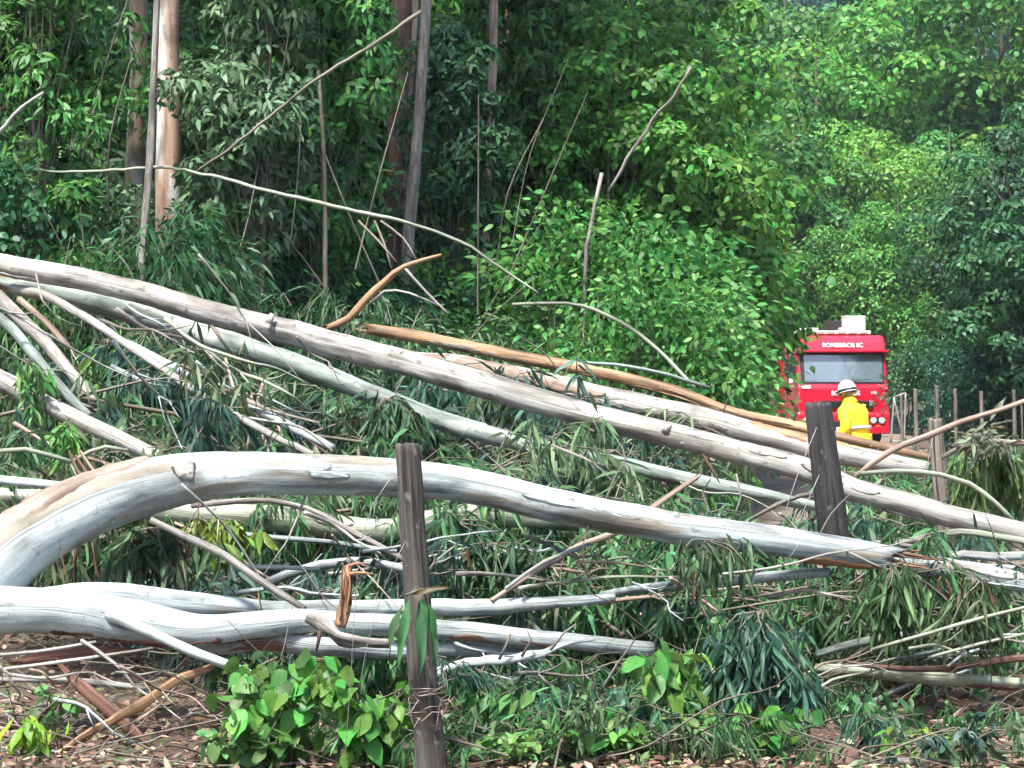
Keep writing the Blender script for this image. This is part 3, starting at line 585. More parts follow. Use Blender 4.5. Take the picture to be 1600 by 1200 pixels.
# big arching tree in front: two great limbs from a fork at the left
fallen('fallen_tree', 'big white arching fallen tree, forked at the left, nearest the camera', 'fallen tree', [
    ('trunk', [(-190, 1010, 150, 12.6), (-90, 950, 140, 12.6), (-20, 893, 122, 12.6), (40, 845, 104, 12.7), (110, 803, 98, 12.8), (200, 768, 90, 12.9), (300, 746, 78, 13), (400, 740, 68, 13), (530, 742, 62, 13), (640, 748, 58, 13), (740, 762, 56, 13.1), (860, 788, 55, 13.1), (980, 812, 53, 13.2), (1100, 830, 50, 13.2), (1220, 848, 50, 13.2), (1320, 862, 46, 13.3), (1390, 872, 38, 13.3)], 'bark_white', dict(sides=28, step=.05, jag1=.12, endmat='raw_wood', spikes=9)),
    ('limb', [(-150, 985, 120, 12.55), (-60, 960, 86, 12.5), (30, 952, 72, 12.4), (130, 958, 68, 12.4), (210, 972, 66, 12.4), (300, 984, 54, 12.4), (390, 978, 42, 12.4), (500, 971, 36, 12.5), (620, 978, 33, 12.6), (760, 990, 30, 12.7), (900, 1004, 26, 12.8), (1020, 1013, 22, 12.9)], 'bark_white', dict(sides=22, step=.05)),
    ('limb', [(20, 946, 40, 12.5), (90, 934, 42, 12.6), (155, 930, 42, 12.65), (250, 938, 40, 12.7), (350, 948, 34, 12.8), (450, 955, 29, 12.9), (600, 950, 26, 13), (720, 952, 26, 13), (850, 943, 20, 13.1), (960, 934, 14, 13.2)], 'bark_white', dict(sides=18, step=.06)),
    ('limb', [(230, 985, 40, 12.5), (330, 1005, 36, 12.5), (410, 1000, 35, 12.5), (500, 1009, 33, 12.5), (600, 1016, 30, 12.6), (720, 1016, 25, 12.7), (850, 1024, 20, 12.8)], 'bark_white', dict(sides=18, step=.06)),
    ('branch', [(170, 958, 34, 12.36), (200, 973, 24, 12.26), (230, 987, 20, 12.2), (290, 1015, 17, 12.15), (345, 1036, 16, 12.1), (395, 1056, 14, 12.1)], 'bark_white', dict(sides=12, step=.05)),
], sheets=[(0, -40, 250, -120, -48, 'bark_pink'), (0, 1235, 1388, 25, 110, 'raw_wood'), (0, 540, 700, 40, 80, 'bark_grey'), (1, 60, 420, 35, 110, 'bark_red'), (1, 690, 890, 10, 70, 'bark_red'), (3, 330, 470, -10, 60, 'bark_red')])
fallen('broken_treetop', 'snapped white top of the arching tree at the right edge', 'tree trunk', [
    ('trunk', [(1398, 878, 34, 13.5), (1470, 888, 36, 13.5), (1540, 900, 36, 13.5), (1660, 920, 34, 13.5)], 'bark_white', dict(sides=16, step=.06, jag0=.08, endmat='raw_wood'))])
fallen('fallen_tree', 'longest pale fallen trunk slanting from upper left to lower right, speckled', 'fallen tree', [
    ('trunk', [(-120, 385, 32, 19.8), (0, 414, 34, 19.5), (120, 434, 35, 19.2), (220, 457, 36, 18.9), (333, 491, 38, 18.6), (440, 515, 39, 18.3), (533, 541, 40, 18), (660, 575, 40, 17.7), (800, 614, 40, 17.4), (933, 652, 38, 17.1), (1066, 684, 37, 16.8), (1180, 712, 37, 16.6), (1270, 738, 38, 16.4), (1340, 768, 38, 16.3), (1430, 792, 36, 16.2), (1520, 815, 36, 16.1), (1680, 850, 34, 16)], 'bark_pale', dict(sides=20, step=.06)),
    ('branch_stub', [(1040, 676, 14, 16.7), (1046, 664, 9, 16.65)], 'bark_pale', {}),
    ('branch_stub', [(420, 505, 14, 18.2), (426, 490, 8, 18.2)], 'bark_pale', {})])
fallen('fallen_tree', 'blue green fallen trunk just below the longest one, torn at its left end', 'fallen tree', [
    ('trunk', [(1310, 797, 14, 16.9), (1200, 776, 20, 17), (1100, 754, 23, 17.2), (1000, 733, 26, 17.4), (850, 701, 29, 17.8), (700, 661, 30, 18.2), (600, 623, 31, 18.5), (533, 596, 32, 18.7), (470, 573, 36, 18.9), (400, 550, 38, 19), (340, 529, 40, 19.2), (280, 506, 44, 19.4), (200, 481, 46, 19.6), (120, 461, 44, 19.7), (55, 449, 36, 19.8), (15, 443, 30, 19.8)], 'bark_green', dict(sides=20, step=.06, jag1=.3, endmat='raw_wood', spikes=10)),
    ('branch', [(20, 452, 18, 19.6), (70, 462, 15, 19.2), (140, 500, 14, 18.6), (200, 540, 13, 18), (270, 588, 13, 17.6), (350, 640, 13, 17), (420, 678, 12, 16.6), (490, 712, 10, 16.2)], 'bark_pale', dict(sides=10)),
    ('branch', [(-10, 455, 22, 19.6), (25, 490, 22, 19.2), (70, 535, 22, 18.7), (115, 590, 20, 18.2), (150, 630, 16, 17.8)], 'bark_grey', dict(sides=10)),
    ('branch', [(30, 468, 12, 19.4), (70, 500, 11, 19.2), (110, 545, 9, 19)], 'bark_pink', dict(sides=8))])
fallen('fallen_tree', 'fallen trunk with a peeled reddish strip, lying behind the longest one', 'fallen tree', [
    ('trunk', [(630, 555, 12, 20), (700, 565, 24, 19.8), (780, 582, 30, 19.6), (880, 606, 34, 19.3), (1000, 634, 36, 19), (1100, 655, 37, 18.8), (1200, 683, 36, 18.6), (1320, 710, 34, 18.4), (1450, 735, 26, 18.3)], 'bark_pale', dict(sides=18, step=.06))], sheets=[(0, 640, 960, -75, 25, 'bark_pink'), (0, 1165, 1330, -110, -30, 'raw_wood')])
fallen('fallen_tree', 'slim tan peeled trunk, topmost of the slanting ones, snapped at its left end', 'fallen tree', [
    ('trunk', [(1460, 716, 10, 18.6), (1340, 690, 14, 18.7), (1250, 668, 15, 18.8), (1150, 646, 17, 19), (1050, 611, 18, 19.3), (900, 575, 19, 19.6), (750, 546, 20, 20), (650, 526, 20, 20.2), (580, 515, 18, 20.3)], 'bark_tan', dict(sides=14, step=.07, jag1=.12, endmat='raw_wood', spikes=4)),
    ('snapped_branch', [(515, 512, 13, 20.3), (545, 497, 13, 20.3), (570, 468, 12, 20.3), (600, 440, 11, 20.3), (632, 416, 9, 20.3), (690, 398, 5, 20.3)], 'bark_tan', dict(sides=10, step=.07, jag0=.05)),
    ('branch', [(575, 478, 5, 20.3), (600, 455, 5, 20.3), (640, 458, 4, 20.3), (690, 480, 3, 20.3)], 'bark_pale', dict(sides=6)),
    ('branch', [(632, 418, 5, 20.3), (660, 450, 4, 20.2), (700, 490, 3, 20.1)], 'bark_grey', dict(sides=6))])
fallen('fallen_tree', 'greenish white fallen trunk half hidden behind the arching tree', 'fallen tree', [
    ('trunk', [(-80, 770, 30, 14.6), (20, 778, 32, 14.6), (120, 785, 34, 14.7), (250, 800, 38, 14.7), (350, 807, 40, 14.7), (450, 812, 40, 14.7), (540, 824, 38, 14.7), (610, 826, 36, 14.6), (680, 814, 38, 14.6), (760, 804, 38, 14.6), (840, 807, 36, 14.6), (940, 818, 30, 14.7), (1040, 830, 24, 14.8), (1140, 850, 16, 14.9)], 'bark_olive', dict(sides=18, step=.06)),
    ('branch', [(300, 790, 10, 14.5), (400, 782, 9, 14.4), (480, 795, 9, 14.3), (560, 835, 10, 14.2), (640, 880, 10, 14.1), (705, 905, 8, 14)], 'bark_grey', dict(sides=8))])
fallen('fallen_branch', 'short white branch ending at the left edge above the arching tree', 'branch', [
    ('branch', [(-60, 742, 14, 14.2), (0, 750, 15, 14.2), (60, 756, 15, 14.1), (140, 762, 12, 14)], 'bark_white', dict(jag1=.03, endmat='raw_wood'))])
fallen('fallen_branch', 'pale green pole leaning down at the far left', 'branch', [
    ('branch', [(-40, 470, 16, 17.6), (10, 505, 17, 17.4), (60, 565, 17, 17), (110, 620, 15, 16.7), (140, 650, 12, 16.5)], 'bark_green', {})])
fallen('fallen_branch', 'thick brownish log slanting under the leaning poles at far left', 'log', [
    ('log', [(-60, 570, 28, 16.4), (0, 595, 29, 16.3), (60, 626, 29, 16.2), (130, 660, 26, 16), (200, 693, 24, 15.8), (265, 725, 22, 15.6)], 'bark_pale', dict(sides=16))])
fallen('fallen_branch', 'frosty white branch slanting under the blue green trunk', 'branch', [
    ('branch', [(200, 535, 10, 18.5), (260, 568, 14, 18), (350, 610, 15, 17.5), (430, 655, 15, 17), (520, 700, 13, 16.6)], 'bark_white', {}),
    ('twig', [(355, 612, 6, 17.3), (420, 640, 5, 17), (500, 660, 4, 16.8)], 'bark_grey', dict(sides=6)),
    ('twig', [(345, 640, 6, 17), (400, 655, 5, 16.8), (470, 668, 5, 16.6), (520, 705, 4, 16.4)], 'bark_pale', dict(sides=6))])
fallen('fallen_branch', 'thin forked yellowish branch above the short white one', 'branch', [
    ('branch', [(-20, 708, 8, 14.4), (40, 702, 8, 14.4), (80, 712, 8, 14.4), (112, 722, 7, 14.4)], 'bark_olive', dict(sides=8)),
    ('twig', [(112, 722, 7, 14.4), (140, 706, 7, 14.4), (165, 698, 7, 14.4), (200, 704, 6, 14.4)], 'bark_olive', dict(sides=8))])
fallen('fallen_branch', 'pale stick slanting from the arching trunk down to the lower limbs', 'branch', [
    ('branch', [(235, 812, 10, 12.7), (290, 838, 12, 12.7), (350, 868, 13, 12.7), (400, 905, 13, 12.7), (440, 930, 12, 12.6), (475, 952, 10, 12.5)], 'bark_pale', {})])
fallen('fallen_branch', 'white crooked branch behind the near post', 'branch', [
    ('branch', [(410, 915, 15, 13.4), (450, 897, 15, 13.4), (500, 882, 15, 13.4), (555, 876, 15, 13.4), (620, 886, 15, 13.4), (690, 905, 13, 13.4)], 'bark_white', {}),
    ('twig', [(385, 886, 8, 13.3), (440, 886, 8, 13.3), (500, 890, 7, 13.3)], 'bark_white', dict(sides=8))])
fallen('fallen_branch', 'straight thin pale stick under the greenish white trunk', 'branch', [
    ('branch', [(355, 832, 9, 13.9), (430, 840, 9, 13.9), (520, 848, 8, 13.9), (620, 862, 7, 13.9)], 'bark_white', dict(sides=8))])
fallen('fallen_branch', 'reddish grey branch rising to the right in the middle', 'branch', [
    ('branch', [(768, 940, 7, 13.0), (850, 888, 9, 13.3), (910, 852, 10, 13.5), (970, 828, 11, 13.7), (1030, 785, 9, 14), (1085, 748, 8, 14.2)], 'bark_pink', dict(jag1=.05, endmat='raw_wood', spikes=4)),
    ('twig', [(790, 920, 6, 13.0), (850, 878, 7, 13.1), (920, 850, 6, 13.2)], 'bark_white', dict(sides=8)),
    ('twig', [(900, 878, 5, 13.2), (960, 878, 5, 13.2), (1010, 886, 4, 13.2)], 'bark_pink', dict(sides=6))])
fallen('fallen_branch', 'smooth white branch under the right end of the arching trunk', 'branch', [
    ('branch', [(940, 930, 12, 13.5), (1010, 920, 15, 13.5), (1100, 912, 17, 13.4), (1200, 902, 17, 13.4), (1295, 894, 15, 13.3)], 'bark_white', dict(jag1=.03))])
fallen('fallen_branch', 'pale log with a rusty patch lying low at the right edge', 'log', [
    ('log', [(1275, 1046, 16, 13.2), (1340, 1050, 21, 13.1), (1430, 1058, 22, 13), (1520, 1064, 21, 13), (1660, 1074, 20, 13)], 'bark_olive', {})], sheets=[(0, 1500, 1605, 15, 95, 'bark_red')])
fallen('fallen_branch', 'grey green limb above the low log at right', 'branch', [
    ('branch', [(1275, 1022, 12, 13.4), (1340, 1003, 15, 13.4), (1420, 992, 15, 13.4), (1500, 996, 14, 13.4), (1660, 1020, 13, 13.4)], 'bark_green', {})])
fallen('fallen_branch', 'dark purplish branch crossing over the low log at right', 'branch', [
    ('branch', [(1340, 1040, 6, 12.8), (1420, 1047, 9, 12.8), (1500, 1042, 10, 12.8), (1560, 1032, 11, 12.8), (1660, 1022, 11, 12.8)], 'bark_brown', {}),
    ('twig', [(1480, 1042, 5, 12.75), (1505, 1022, 5, 12.75), (1530, 1014, 4, 12.75)], 'bark_white', dict(sides=6))])
fallen('fallen_branch', 'green white curved branch above the snapped treetop at right', 'branch', [
    ('branch', [(1390, 852, 9, 14), (1440, 840, 11, 14), (1500, 830, 11, 14), (1560, 838, 11, 14), (1660, 858, 10, 14)], 'bark_olive', {})])
fallen('fallen_branch', 'white wavy branch between the treetop and the curved green one', 'branch', [
    ('branch', [(1470, 876, 12, 13.8), (1505, 866, 13, 13.8), (1550, 870, 14, 13.8), (1600, 868, 14, 13.8), (1680, 872, 13, 13.8)], 'bark_white', {}),
    ('branch', [(1500, 882, 9, 13.75), (1550, 886, 10, 13.75), (1660, 892, 10, 13.75)], 'bark_white', {})])
fallen('fallen_branch', 'brown branch rising to the right in front of the rightmost grey post', 'branch', [
    ('branch', [(1335, 745, 7, 17), (1365, 720, 10, 17), (1410, 694, 10, 17), (1450, 680, 10, 17), (1500, 658, 9, 17), (1560, 640, 8, 17), (1660, 604, 8, 17)], 'bark_pink', dict(sides=10, wob=.01))])
fallen('fallen_branch', 'dark arching branch right of the rightmost grey post', 'branch', [
    ('branch', [(1470, 715, 8, 17.3), (1500, 698, 9, 17.3), (1545, 688, 10, 17.3), (1580, 692, 10, 17.3), (1660, 690, 9, 17.3)], 'bark_grey', dict(sides=10)),
    ('twig', [(1570, 690, 5, 17.3), (1578, 720, 4, 17.3), (1590, 760, 3, 17.3)], 'bark_grey', dict(sides=6))])
fallen('fallen_branch', 'pale bare branch curving over the lower end of the rightmost grey post', 'branch', [
    ('branch', [(1345, 740, 7, 16.5), (1400, 736, 8, 16.5), (1470, 742, 8, 16.5), (1515, 756, 8, 16.5), (1555, 785, 7, 16.5), (1590, 820, 6, 16.5)], 'bark_olive', dict(sides=10))])
fallen('fallen_branch', 'bare grey branch bending towards the dark leaning post', 'branch', [
    ('branch', [(1175, 810, 5, 15.4), (1215, 788, 7, 15.4), (1250, 775, 7, 15.4), (1285, 768, 6, 15.3)], 'bark_grey', dict(sides=8)),
    ('twig', [(1150, 740, 4, 15.6), (1158, 775, 4, 15.6), (1150, 800, 3, 15.6), (1130, 822, 3, 15.6)], 'bark_pale', dict(sides=6))])
fallen('hanging_branch', 'long bent pale green stem arching across the bank at left', 'branch', [
    ('branch', [(50, 262, 3, 24.6), (100, 270, 4, 24.4), (240, 262, 5, 24.2), (330, 274, 5, 23.6), (400, 292, 6, 23.1), (500, 318, 7, 23), (590, 338, 6.5, 23), (660, 354, 5.5, 22.9), (720, 378, 5, 22.8), (770, 410, 4, 22.6), (840, 460, 2.5, 22.4)], 'bark_olive', dict(sides=8, wob=.02))])
fallen('hanging_branch', 'thin bowed stem above the tan trunk right of the middle', 'branch', [
    ('branch', [(800, 476, 5, 22.5), (860, 474, 5, 22.5), (910, 478, 6, 22.4), (970, 504, 6, 22.3), (1030, 548, 6, 22.2), (1085, 605, 6, 22)], 'bark_olive', dict(sides=8))])
fallen('hanging_branch', 'short bowed green stem touching the tan trunk', 'branch', [
    ('branch', [(900, 566, 5, 21), (960, 570, 6, 21), (1030, 582, 6, 21), (1110, 606, 6, 21)], 'bark_green', dict(sides=8))])
fallen('hanging_branch', 'long tan branch slanting up towards the close pair of trunks', 'branch', [
    ('branch', [(300, 275, 3, 24.5), (360, 232, 5, 24.5), (420, 184, 5, 24.6), (470, 140, 5, 24.6), (500, 121, 6, 24.6), (545, 92, 6, 24.7), (590, 63, 6, 24.7), (660, 20, 7, 24.8)], 'twig_bark', dict(sides=8, wob=.03))])
fallen('hanging_branch', 'grey bare branch rising through the bright leaf wall', 'branch', [
    ('branch', [(950, 300, 4, 28.5), (972, 265, 5, 28.5), (990, 232, 5, 28.5), (1012, 205, 6, 28.5), (1030, 175, 5, 28.5), (1048, 160, 5, 28.5), (1080, 105, 4, 28.5)], 'bark_grey', dict(sides=8, wob=.03))])
fallen('hanging_branch', 'bleached bare branch at the upper left edge', 'branch', [
    ('branch', [(-20, 225, 7, 24), (10, 195, 7, 24), (35, 168, 6, 24), (68, 145, 5, 24)], 'bark_pale', dict(sides=8, wob=.01))])
fallen('hanging_branch', 'three straight pale twigs fanning down below the pale green stem', 'branch', [
    ('twig', [(560, 345, 4, 22.9), (590, 375, 4, 22.8), (620, 410, 3, 22.7)], 'twig_bark', dict(sides=6)),
    ('twig', [(585, 345, 4, 22.9), (600, 380, 4, 22.8), (612, 420, 3, 22.7)], 'twig_bark', dict(sides=6)),
    ('twig', [(595, 345, 4, 22.9), (630, 372, 4, 22.8), (650, 405, 3, 22.7)], 'twig_bark', dict(sides=6))])
fallen('fallen_branch', 'bunch of reddish dead sticks under the blue green trunk', 'sticks', [
    ('stick', [(352, 560, 5, 17.8), (370, 620, 6, 17.6), (400, 700, 6, 17.3)], 'bark_pink', dict(sides=6)),
    ('stick', [(390, 612, 5, 17.5), (400, 650, 6, 17.3), (420, 712, 6, 17)], 'bark_pink', dict(sides=6)),
    ('stick', [(410, 600, 5, 17.5), (395, 650, 5, 17.3), (385, 710, 5, 17)], 'bark_pink', dict(sides=6)),
    ('stick', [(425, 640, 5, 17.4), (440, 680, 5, 17.2), (455, 715, 4, 17)], 'bark_pink', dict(sides=6))])
fallen('bark_heap', 'bundle of dark red bark strips hanging left of the arching trunk', 'bark', [
    ('bark_strip', [(108, 705, 7, 13.9), (120, 735, 9, 13.8), (140, 765, 8, 13.7)], 'bark_red', dict(sides=6, rough=.2, flat=.35)),
    ('bark_strip', [(118, 712, 6, 13.9), (135, 740, 8, 13.8), (152, 762, 6, 13.7)], 'bark_red', dict(sides=6, rough=.2, flat=.35)),
    ('bark_strip', [(125, 705, 5, 13.9), (145, 735, 6, 13.8), (160, 758, 5, 13.7)], 'bark_pink', dict(sides=6, rough=.2, flat=.35))])

def flat_strip(name, label, rows_, mat, cat='bark', thick=.18):
    """curled slab of bark or torn wood: a flattened tube"""
    pts = pxpath(rows_); b = min(pts, key=lambda q: q[2]); e_pts = [(x-b[0], y-b[1], z-b[2], r) for x, y, z, r in pts]
    o = tube(name, e_pts, mat, None, sides=10, step=.04, rough=.16, wob=.010, flat=.3, jag0=.05, jag1=.05, endmat='raw_wood'); o.location = b[:3]
    tag(o, label, cat); return o
flat_strip('bark_slab', 'long tan bark strip lying slantwise at the lower left', [(95, 1178, 9, 11.7), (150, 1140, 12, 11.8), (215, 1100, 15, 11.95), (270, 1066, 15, 12.1), (325, 1043, 9, 12.2)], 'bark_tan')
flat_strip('bark_slab', 'broad dark red bark slab under the long tan strip', [(92, 1035, 10, 12.3), (125, 1070, 24, 12.2), (165, 1108, 27, 12.05), (200, 1135, 24, 11.95), (232, 1160, 10, 11.9)], 'bark_red')
flat_strip('bark_slab', 'reddish bark slab lying flat under the lower limb at left', [(22, 1034, 6, 12.4), (70, 1024, 18, 12.4), (140, 1018, 20, 12.4), (215, 1016, 8, 12.4)], 'bark_red')
flat_strip('bark_slab', 'dark red bark hanging down behind the arching trunk at left', [(118, 860, 12, 13.4), (117, 895, 14, 13.4), (118, 930, 10, 13.4)], 'bark_red')
flat_strip('bark_slab', 'second dark red bark ribbon hanging behind the arching trunk', [(145, 855, 8, 13.5), (150, 885, 11, 13.5), (158, 918, 8, 13.5)], 'bark_red')
flat_strip('bark_slab', 'small curl of red bark on the upper lower limb', [(404, 928, 7, 12.6), (406, 940, 9, 12.6), (409, 955, 7, 12.6)], 'bark_red')
fallen('broken_stub', 'upright orange splintered stub left of the near post', 'stub', [
    ('stub', [(532, 980, 17, 12.3), (537, 955, 20, 12.3), (540, 925, 19, 12.3), (541, 902, 15, 12.3)], 'raw_wood', dict(sides=9, rough=.16, step=.02, jag1=.07, endmat='raw_wood')),
    ('shard', [(530, 970, 9, 12.26), (533, 920, 10, 12.26), (537, 872, 2, 12.26)], 'bark_tan', dict(sides=6, rough=.2, step=.02, flat=.4)),
    ('shard', [(543, 960, 9, 12.27), (546, 915, 9, 12.26), (543, 866, 2, 12.26)], 'raw_wood', dict(sides=6, rough=.2, step=.02, flat=.4)),
    ('shard', [(548, 945, 7, 12.28), (550, 905, 6, 12.27), (549, 880, 2, 12.27)], 'bark_red', dict(sides=6, rough=.2, step=.02, flat=.4)),
    ('shard', [(538, 935, 7, 12.25), (540, 895, 6, 12.25), (534, 878, 1.5, 12.25)], 'raw_wood', dict(sides=6, rough=.2, step=.02, flat=.4)),
    ('splinter', [(545, 884, 7, 12.25), (558, 880, 4, 12.25), (572, 880, 1.5, 12.25)], 'raw_wood', dict(sides=6, step=.02)),
    ('splinter', [(546, 897, 7, 12.25), (562, 895, 5, 12.25), (584, 897, 2, 12.25)], 'raw_wood', dict(sides=6, step=.02))])
fallen('fallen_branch', 'gnarled dark branch below the orange stub', 'branch', [
    ('branch', [(478, 965, 20, 12.2), (505, 975, 30, 12.2), (530, 995, 22, 12.15), (570, 1003, 15, 12.1), (610, 1006, 12, 12.1)], 'bark_grey', dict(rough=.25, step=.03)),
    ('twig', [(500, 985, 8, 12.1), (498, 1000, 6, 12.1), (494, 1018, 3, 12.1)], 'bark_brown', dict(sides=6))])
fallen('fallen_branch', 'bleached spiky branch right of the near post', 'branch', [
    ('branch', [(675, 1052, 14, 12), (710, 1040, 13, 12), (760, 1032, 13, 12), (810, 1028, 14, 12), (850, 1020, 11, 12), (880, 1008, 8, 12), (930, 998, 5, 12)], 'bark_white', dict(rough=.2, step=.03)),
    ('twig', [(780, 1030, 6, 11.95), (790, 1010, 5, 11.95), (798, 990, 3, 11.95)], 'bark_grey', dict(sides=6)),
    ('twig', [(815, 1026, 6, 11.95), (830, 1000, 4, 11.95), (824, 985, 3, 11.95)], 'bark_grey', dict(sides=6)),
    ('twig', [(860, 1016, 5, 11.95), (880, 990, 4, 11.95), (900, 975, 2.5, 11.95)], 'bark_grey', dict(sides=6))])
for lab, a in [('long pale stick on the ground at the lower left', [(-30, 1062, 9, 12.4), (100, 1062, 10, 12.4), (200, 1072, 9, 12.4), (240, 1078, 6, 12.4)]),
               ('thin straight stick below the lower limbs at far left', [(-30, 1026, 6, 12.3), (60, 1018, 6, 12.3), (150, 1003, 5, 12.3)]),
               ('second thin stick crossing the flat bark slab', [(-20, 1048, 6, 12.2), (100, 1033, 6, 12.2), (240, 1013, 5, 12.2)]),
               ('white root like stick at the bottom left edge', [(120, 1196, 7, 11.5), (180, 1190, 9, 11.5), (240, 1188, 9, 11.5), (270, 1196, 6, 11.5)]),
               ('pale straight stick right of the near post bottom', [(820, 1126, 6, 12.3), (880, 1116, 6, 12.3), (945, 1094, 5, 12.3)]),
               ('green stick crossing behind the near post low down', [(600, 1128, 10, 12.6), (640, 1126, 11, 12.6), (720, 1116, 6, 12.6), (860, 1098, 5, 12.6)]),
               ('grey stick on the litter at the lower right', [(1330, 1098, 8, 12.2), (1370, 1108, 8, 12.2), (1412, 1124, 7, 12.2)]),
               ('thin green branch slanting up at the right edge', [(1360, 1016, 5, 12.7), (1450, 990, 6, 12.7), (1540, 964, 6, 12.7), (1640, 940, 6, 12.7)]),
               ('second thin green branch at the right edge, lower', [(1450, 1028, 5, 12.7), (1530, 1006, 5, 12.7), (1640, 982, 5, 12.7)])]:
    t = fallen('fallen_branch', lab, 'stick', [('stick', a, 'bark_pale' if 'green' not in lab else 'bark_olive', dict(sides=8, wob=.004))])

# ---------------------------------------------------------------- fence posts, wire, gate, rock
def post(label, rows_, mat, sides=22, base=True):
    pts = pxpath(rows_); b = pts[-1]; gz = float(terrain(b[0], b[1]))
    if base and b[2] > gz-.1:
        dv = Vector(pts[-1][:3])-Vector(pts[0][:3]); k = (b[2]-gz+.15)/max(-dv.z, .01); pts.append((b[0]+dv.x*k, b[1]+dv.y*k, gz-.15, b[3]*1.02)); b = pts[-1]
    lp = [(x-b[0], y-b[1], z-b[2], r) for x, y, z, r in pts]
    lp = [(lp[0][0], lp[0][1], lp[0][2]+.004, lp[0][3]*.9)]+lp
    e = tube('fence_post', lp, mat, None, sides=sides, step=.03, rough=.035, jag0=.012); e.location = b[:3]
    tag(e, label, 'fence post'); return e
post('brown weathered fence post nearest the camera', [(637, 696, 39, 11.15), (641, 760, 40, 11.15), (645, 830, 40, 11.15), (652, 920, 42, 11.15), (656, 1000, 43, 11.15), (664, 1090, 46, 11.15), (672, 1180, 48, 11.15), (675, 1210, 48, 11.15)], 'post_brown')
post('dark leaning fence post in front of the yellow worker', [(1278, 632, 44, 14.6), (1285, 690, 46, 14.6), (1295, 770, 47, 14.6), (1303, 840, 49, 14.6)], 'post_dark')
post('weathered grey brown fence post at right, split at its top', [(1461, 656, 22, 17.6), (1465, 700, 24, 17.6), (1473, 790, 26, 17.6)], 'post_grey')
fp = [(1430, 608, 7, 52), (1463, 603, 7, 47), (1492, 608, 6, 44), (1533, 612, 6, 40), (1584, 610, 7, 36), (1596, 628, 4, 40), (1408, 618, 5, 56)]
for lab, (x, y, w, d) in zip(['slim far fence post first to the right of the white gate', 'tallest slim far fence post above the split grey one', 'slim far fence post third from the white gate', 'slim far fence post behind the torn branch leaves', 'slim far fence post near the right edge', 'thin far stake at the very right edge', 'dark twisted post inside the white gate frame'], fp):
    post(lab, [(x, y, w*.9, d), (x+1, y+40, w, d)], 'post_grey', 10)
g = empty('gate', P(1400, 690, 58)); tag(g, 'white metal gate frame right of the fire truck', 'gate')
g0 = P(1400, 690, 58)
for nm, a, b2 in [('upright', (1415, 614), (1413, 692)), ('upright', (1397, 620), (1392, 692)), ('top_rail', (1398, 620), (1415, 614)), ('bottom_rail', (1393, 690), (1413, 690)), ('brace', (1397, 624), (1412, 688))]:
    A, B = P(*a, 58)-g0, P(*b2, 58)-g0; tube(nm, [(*A, .022), (*B, .022)], 'gate_paint', g, sides=8, rough=.01)
def wire(label, rows_, parent=None):
    o = tube('fence_wire', pxpath(rows_), 'wire_metal', None, sides=5, step=.06, rough=0); tag(o, label, 'wire'); return o
wire('slack fence wire hooked on the near post and drooping left', [(628, 744, 1.2, 11.08), (608, 750, 1.2, 11.05), (585, 785, 1.2, 11.03), (566, 840, 1.2, 11.03), (556, 930, 1.2, 11.03), (548, 1060, 1.2, 11.03), (540, 1170, 1.2, 11.03)])
wire('second slack wire dropping left from the near post', [(634, 845, 1.1, 11.08), (622, 868, 1.1, 11.05), (600, 920, 1.1, 11.03), (578, 990, 1.1, 11.03), (560, 1080, 1.1, 11.03)])
wire('straight wire slanting left from the dark leaning post', [(1276, 668, 1.5, 14.45), (1255, 720, 1.5, 14.4), (1235, 775, 1.5, 14.35), (1205, 880, 1.5, 14.3)])
wire('second wire slanting left from the dark leaning post', [(1280, 742, 1.5, 14.45), (1255, 800, 1.5, 14.4), (1225, 870, 1.5, 14.35), (1190, 960, 1.5, 14.3)])
wire('wire slanting from the split grey post', [(1458, 682, 1.2, 17.45), (1448, 730, 1.2, 17.4), (1438, 780, 1.2, 17.4)])
tw = empty('root_tangle', P(668, 1110, 11.02)); tag(tw, 'tangle of dry thin roots wrapped round the foot of the near post', 'roots')
o0 = P(668, 1110, 11.05)
for k in range(9):
    pts = []; a0 = rng.uniform(0, 6.28); z0 = rng.uniform(-.10, .08)
    for j in range(8):
        a = a0+j*rng.uniform(.3, .6); rr = .075+.012*rng.random(); pts.append((rr*math.cos(a), .1+rr*math.sin(a)-.0, z0+rng.uniform(-.02, .02)+j*.008, .0022))
    tube('root', pts, 'bark_pink', tw, sides=5, step=.03, rough=.1)
for k in range(6):
    a = rng.uniform(-1, 1); tube('root', [(a*.07, .02, rng.uniform(-.1, .05), .002), (a*.12, 0, rng.uniform(-.08, .06), .002), (a*.17, -.01, rng.uniform(-.1, .1), .001)], 'bark_pink', tw, sides=5, step=.03, rough=.1)
bm = bmesh.new(); bmesh.ops.create_icosphere(bm, subdivisions=4, radius=1)
nrm = np.random.default_rng(3)
ph = nrm.uniform(0, 6, 9)
for v in bm.verts:
    c = v.co; k = 1+.10*math.sin(3*c.x+ph[0]+2*c.y)+.08*math.sin(5*c.y+ph[1]+3*c.z)+.05*math.sin(9*c.z+ph[2]+7*c.x)
    v.co = Vector((c.x*.085*k, c.y*.08*k, c.z*.075*k))
rk = bmobj('rock', bm, 'rock', smooth=True); rk.location = P(1312, 1190, 11.4); tag(rk, 'rounded reddish brown rock at the bottom edge', 'rock')

# ---------------------------------------------------------------- fire truck (front faces the camera)
TX, TY = 8.80, 68.0
truck = empty('fire_truck', (TX, TY, float(terrain(TX, TY))+.03), R(5)); tag(truck, 'red fire truck with white rooftop gear, parked on the road facing the camera', 'fire truck')
cab = prism('cab', [(.02, .62), (.0, 1.55), (.06, 1.66), (.28, 2.50), (.42, 2.86), (.62, 2.97), (2.1, 2.99), (2.1, .62)], -1.22, 1.22, 'truck_red', truck, .07)
